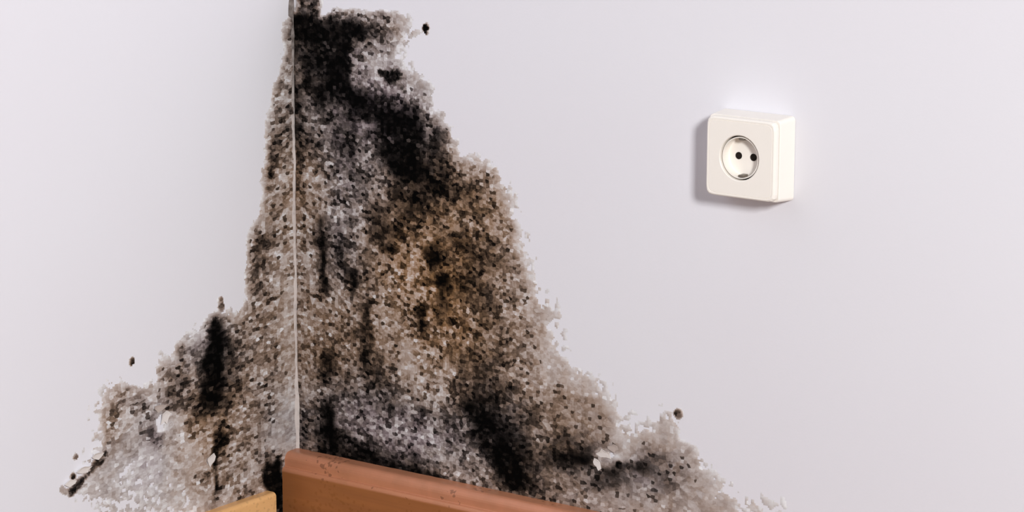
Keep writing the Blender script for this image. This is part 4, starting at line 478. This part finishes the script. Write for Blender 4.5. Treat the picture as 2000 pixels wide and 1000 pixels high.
def crust(name, growth, warmth, spots, top, zmin, umin, umax, fn, gu, gz, board=0):
    """A rough layer of mould on a wall: height field over (u along the wall, z), dropped where nothing grows."""
    D0 = decode(growth, 9.5); W0 = decode(warmth, 1.0)
    st = .0017
    u = np.arange(umin, umax, st); z = np.arange(zmin, top, st)
    U, Z = np.meshgrid(u, z)
    wu = U + (vnoise(U, Z, .012) - .5) * .010; wz = Z + (vnoise(U, Z, .012) - .5) * .008
    D = bil(D0, wu / .01, (.62 - wz) / .01)
    W = bil(W0, U / .02, (.62 - Z) / .02)
    D = D + .25 * np.clip(D - 5.6, 0, 4)
    D = D - 1.0 * np.clip(1 - D / 4, 0, 1)
    D = np.clip(D + (vnoise(U, Z, .014) - .5) * 2.0 * np.clip(D / 4, 0, 1), 0, 9.5)
    for su, sz, r, d in spots:
        q = ((U - su) ** 2 + (Z - sz) ** 2) / r ** 2
        D = np.maximum(D, d * np.clip(1.5 - q, 0, 1))
    T = D + (vnoise(U, Z, .0042) - .5) * 2.4 + (vnoise(U, Z, .0026) - .5) * 1.2
    cell = (T[:-1, :-1] + T[1:, :-1] + T[:-1, 1:] + T[1:, 1:]) / 4
    keep = (cell > 1.25) & (D[:-1, :-1] > .45)
    if board: keep &= (Z[:-1, :-1] > board - .0025) | (U[:-1, :-1] < .056)   # none behind the baseboard
    H = .0004 + .0007 * np.clip(D / 4, 0, 1) * vnoise(U, Z, .005) + .0008 * np.clip(D / 6, 0, 1) * vnoise(U, Z, .011) + .0002 * vnoise(U, Z, .0026)
    cnt = np.zeros(U.shape)                        # vertices on the rim sink to the wall
    cnt[:-1, :-1] += keep; cnt[1:, :-1] += keep; cnt[:-1, 1:] += keep; cnt[1:, 1:] += keep
    H = np.where(cnt < 4, .00005, H)
    idx = -np.ones(U.shape, int); sel = cnt > 0
    idx[sel] = np.arange(sel.sum())
    P = fn(U[sel], Z[sel], H[sel])
    jj, ii = np.nonzero(keep)
    F = np.stack([idx[jj, ii], idx[jj, ii + 1], idx[jj + 1, ii + 1], idx[jj + 1, ii]], 1)
    me = bpy.data.meshes.new(name)
    me.vertices.add(len(P)); me.vertices.foreach_set('co', P.astype(np.float32).ravel())
    me.loops.add(F.size); me.loops.foreach_set('vertex_index', F.astype(np.int32).ravel())
    me.polygons.add(len(F)); me.polygons.foreach_set('loop_start', np.arange(0, F.size, 4, dtype=np.int32))
    me.update(calc_edges=True); me.validate()
    for nm, A in (('growth', np.clip(D / 9.5, 0, 1)[sel]), ('warmth', W[sel])):
        at = me.attributes.new(nm, 'FLOAT', 'POINT'); at.data.foreach_set('value', A.astype(np.float32))
    gr = np.stack([U[sel] / gu, Z[sel] / gz, 0 * U[sel]], 1)
    at = me.attributes.new('grain', 'FLOAT_VECTOR', 'POINT'); at.data.foreach_set('vector', gr.astype(np.float32).ravel())
    me.materials.append(MOULD)
    o = bpy.data.objects.new(name, me); C.objects.link(o)
    return o

spots_r = [(.1746, .5447, .0040, 9.2), (.1742, .5410, .0036, 9), (.4825, .1946, .0050, 6.2), (.4147, .1317, .0048, 9.4), (.3892, .1148, .0045, 9.3),
           (.4389, .1354, .0055, 8.4), (.3873, .1234, .0040, 2.2), (.1330, .4937, .0050, 8.8), (.1235, .4925, .0050, 8.8), (.1165, .4945, .0045, 8.5), (.1385, .4965, .004, 8.5)]
mr = crust('mould_growth', RIGHT_GROWTH, RIGHT_WARMTH, spots_r, .61, .0780, .0005, .72,
           lambda u, z, h: np.stack([u, -h, z], 1), .0042, .0035)
mr['kind'] = 'stuff'
mr['label'] = 'broad black and brown mould growth spreading over the right-hand wall above the reddish baseboard'
mr['category'] = 'mould'
spots_l = [(.2506, .2237, .0042, 7.2), (.3323, .1437, .0034, 6.4), (.3372, .1256, .0034, 6), (.1782, .2234, .0055, 5), (.1790, .2180, .0055, 5),
           (.118, .2549, .0050, 5.5), (.1182, .262, .0045, 5), (.3480, .1130, .004, 2.6), (.3530, .1164, .004, 2.2)]
for i in range(11):                                # dark edge of the lifted paint at lower left
    t = i / 10
    spots_l.append((.292 + (.3405 - .292) * t, .1375 + (.1105 - .1375) * t, .0042 + .0014 * math.sin(t * 9), 7.0))
ml = crust('mould_growth', LEFT_GROWTH, LEFT_WARMTH, spots_l, .61, .0030, .0005, .47,
           lambda u, z, h: np.stack([h, -u, z], 1), .0056, .0035, HL)
ml['kind'] = 'stuff'
ml['label'] = 'grey and brown mould growth with a black tuft on the left-hand wall above the pale orange baseboard'
ml['category'] = 'mould'

# ------------------------------------------------------------------ flakes of paint that have come loose
def flake(parent, outline, lift, fn, m):
    """Thin curled chip: outline in (along wall, z), lifted most along its free side."""
    bm = bmesh.new()
    us = [p[0] for p in outline]; zs = [p[1] for p in outline]
    cu, cz = sum(us) / len(us), sum(zs) / len(zs)
    def ring(k, extra):
        r = []
        for (a, b) in outline:
            x = cu + (a - cu) * k; y = cz + (b - cz) * k
            h = .0012 + lift * max(0, (y - min(zs)) / (max(zs) - min(zs))) ** 1.6 * (.4 + .6 * k) + extra
            r.append(bm.verts.new(fn(x, y, h)))
        return r
    front = [ring(1, .0007), ring(.55, .0009)]; back = ring(1, 0)
    n = len(outline)
    for i in range(n):
        j = (i + 1) % n
        bm.faces.new((front[0][i], front[0][j], front[1][j], front[1][i]))
        bm.faces.new((back[i], back[j], front[0][j], front[0][i]))
    bm.faces.new(front[1]); bm.faces.new(back)
    return obj('paint_flake', bm, m, parent)

def chip(u, z, a, b, seed):
    r = random.Random(seed); n = 9
    return [(u + a * math.cos(2 * math.pi * i / n) * r.uniform(.5, 1.25), z + b * math.sin(2 * math.pi * i / n) * r.uniform(.5, 1.25)) for i in range(n)]
onR = lambda u, z, h: (u, -h, z)
onL = lambda u, z, h: (h, -u, z)
for u, z, a, b, s, l, m in ((.3985, .1405, .0095, .0055, 3, .003, FLAKE), (.3900, .1290, .0050, .0060, 4, .002, FLAKE), (.4085, .1475, .006, .0045, 5, .002, FLAKE_DIRTY)):
    flake(wall_right, chip(u, z, a, b, s), l, onR, m)
for u, z, a, b, s, l, m in ((.3060, .1395, .0100, .0050, 8, .003, FLAKE), (.3240, .1290, .0120, .0050, 9, .003, FLAKE), (.3420, .1200, .0090, .0040, 10, .002, FLAKE),
                            (.2060, .1575, .0070, .0080, 11, .003, FLAKE), (.1400, .0985, .0065, .0070, 12, .003, FLAKE), (.2150, .1690, .0100, .0050, 13, .002, FLAKE_DIRTY)):
    flake(wall_left, chip(u, z, a, b, s), l, onL, m)

# ------------------------------------------------------------------ surface-mounted wall socket
SX, SZ, SW, SH = .5287, .4202, .0745, .0745        # lower left corner and size of its front
sock = bpy.data.objects.new('wall_socket', None); C.objects.link(sock)
sock.location = (SX + SW / 2, 0, SZ + SH / 2)
sock['label'] = 'ivory white surface-mounted socket with round recess on clean right-hand wall'
sock['category'] = 'socket'

def rrect(w, h, r, n=6):                           # rounded rectangle outline, counter-clockwise
    pts = []
    for cx, cz, a0 in ((w/2 - r, h/2 - r, 0), (-w/2 + r, h/2 - r, 90), (-w/2 + r, -h/2 + r, 180), (w/2 - r, -h/2 + r, 270)):
        for i in range(n + 1):
            a = math.radians(a0 + 90 * i / n); pts.append((cx + r * math.cos(a), cz + r * math.sin(a)))
    return pts

def loft(bm, loops, cap0=True, cap1=True):         # loops: lists of (x, y, z) of equal length
    R = [[bm.verts.new(p) for p in L] for L in loops]
    n = len(R[0])
    for a, b in zip(R, R[1:]):
        for i in range(n): bm.faces.new((a[i], a[(i + 1) % n], b[(i + 1) % n], b[i]))
    if cap0: bm.faces.new(R[0])
    if cap1: bm.faces.new(R[-1][::-1])
    return R

CXo, CZo, RR = -.0010, .0005, .0200                # centre and radius of the round recess
DEEP = .0315                                       # how far the front stands off the wall
# housing: hollow box, its front open around the recess cup
bm = bmesh.new()
lay = [(.0795, .0795, .004, .0004), (.0790, .0790, .004, .004), (.0765, .0765, .004, .0230), (.0755, .0755, .0038, .0245), (.0715, .0715, .003, .0245), (.0705, .0705, .003, .0030)]
loft(bm, [[(x, -y, z) for x, z in rrect(w_, h_, r_)] for w_, h_, r_, y in lay], True, False)
obj('housing', bm, IVORY, sock)
# face plate: rounded square front with a real round opening
sq = []                                            # rounded square sampled at even angles, so that it can meet a circle
for i in range(96):
    a = 2 * math.pi * i / 96 + math.pi / 96
    k = .5 * SW / (abs(math.cos(a)) ** 14 + abs(math.sin(a)) ** 14) ** (1 / 14)
    sq.append((k * math.cos(a), k * math.sin(a)))
n = len(sq)
def circ(r, y): return [(CXo + r * math.cos(math.atan2(z, x)), -y, CZo + r * math.sin(math.atan2(z, x))) for x, z in sq]
def sql(k, y): return [(x * k, -y, z * k) for x, z in sq]
bm = bmesh.new()
loft(bm, [circ(RR + .0010, .0252), sql(1.0, .0252), sql(1.0, .0290), sql(.988, .0307), sql(.962, DEEP), sql(.93, DEEP), sql(.925, DEEP - .0004), sql(.918, DEEP - .0004), sql(.912, DEEP),
          circ(RR + .0018, DEEP), circ(RR + .0010, DEEP - .0006), circ(RR + .0010, .0252)], False, False)
obj('face_plate', bm, IVORY, sock)
# recess cup: ring wall and floor
bm = bmesh.new()
N2 = 48
def rg(r, y): return [(CXo + r * math.cos(2 * math.pi * i / N2), -y, CZo + r * math.sin(2 * math.pi * i / N2)) for i in range(N2)]
FL = .0190
loft(bm, [rg(RR - .0002, FL + .0002), rg(RR - .0004, DEEP - .0022), rg(RR - .0012, DEEP - .0022), rg(RR - .0013, FL + .0006), rg(RR - .0018, FL + .0001), rg(RR - .0030, FL)], False, True)
cup = obj('recess', bm, IVORY, sock)
for dx in (-.0080, .0080):                         # the two contact holes: solid dark discs, their shade put in the colour
    bm = bmesh.new()
    loft(bm, [[(CXo + dx + r * math.cos(2 * math.pi * i / 20), -y, CZo + r * math.sin(2 * math.pi * i / 20)) for i in range(20)]
              for r, y in ((.0034, FL - .0002), (.0034, FL + .0005), (.0028, FL + .0006), (.0024, FL + .0003))])
    obj('pin_hole', bm, HOLE, sock)
for s in (1, -1):                                  # earth clips at the top and bottom of the recess
    bm = bmesh.new()
    z0 = CZo + s * (RR - .0016)
    box(bm, CXo - .0028, -(DEEP - .0030), min(z0, z0 - s * .0022), CXo + .0028, -(FL + .0003), max(z0, z0 - s * .0022), .0006)
    o = obj('earth_clip', bm, METAL, sock)
    o['label'] = 'dull metal clip'
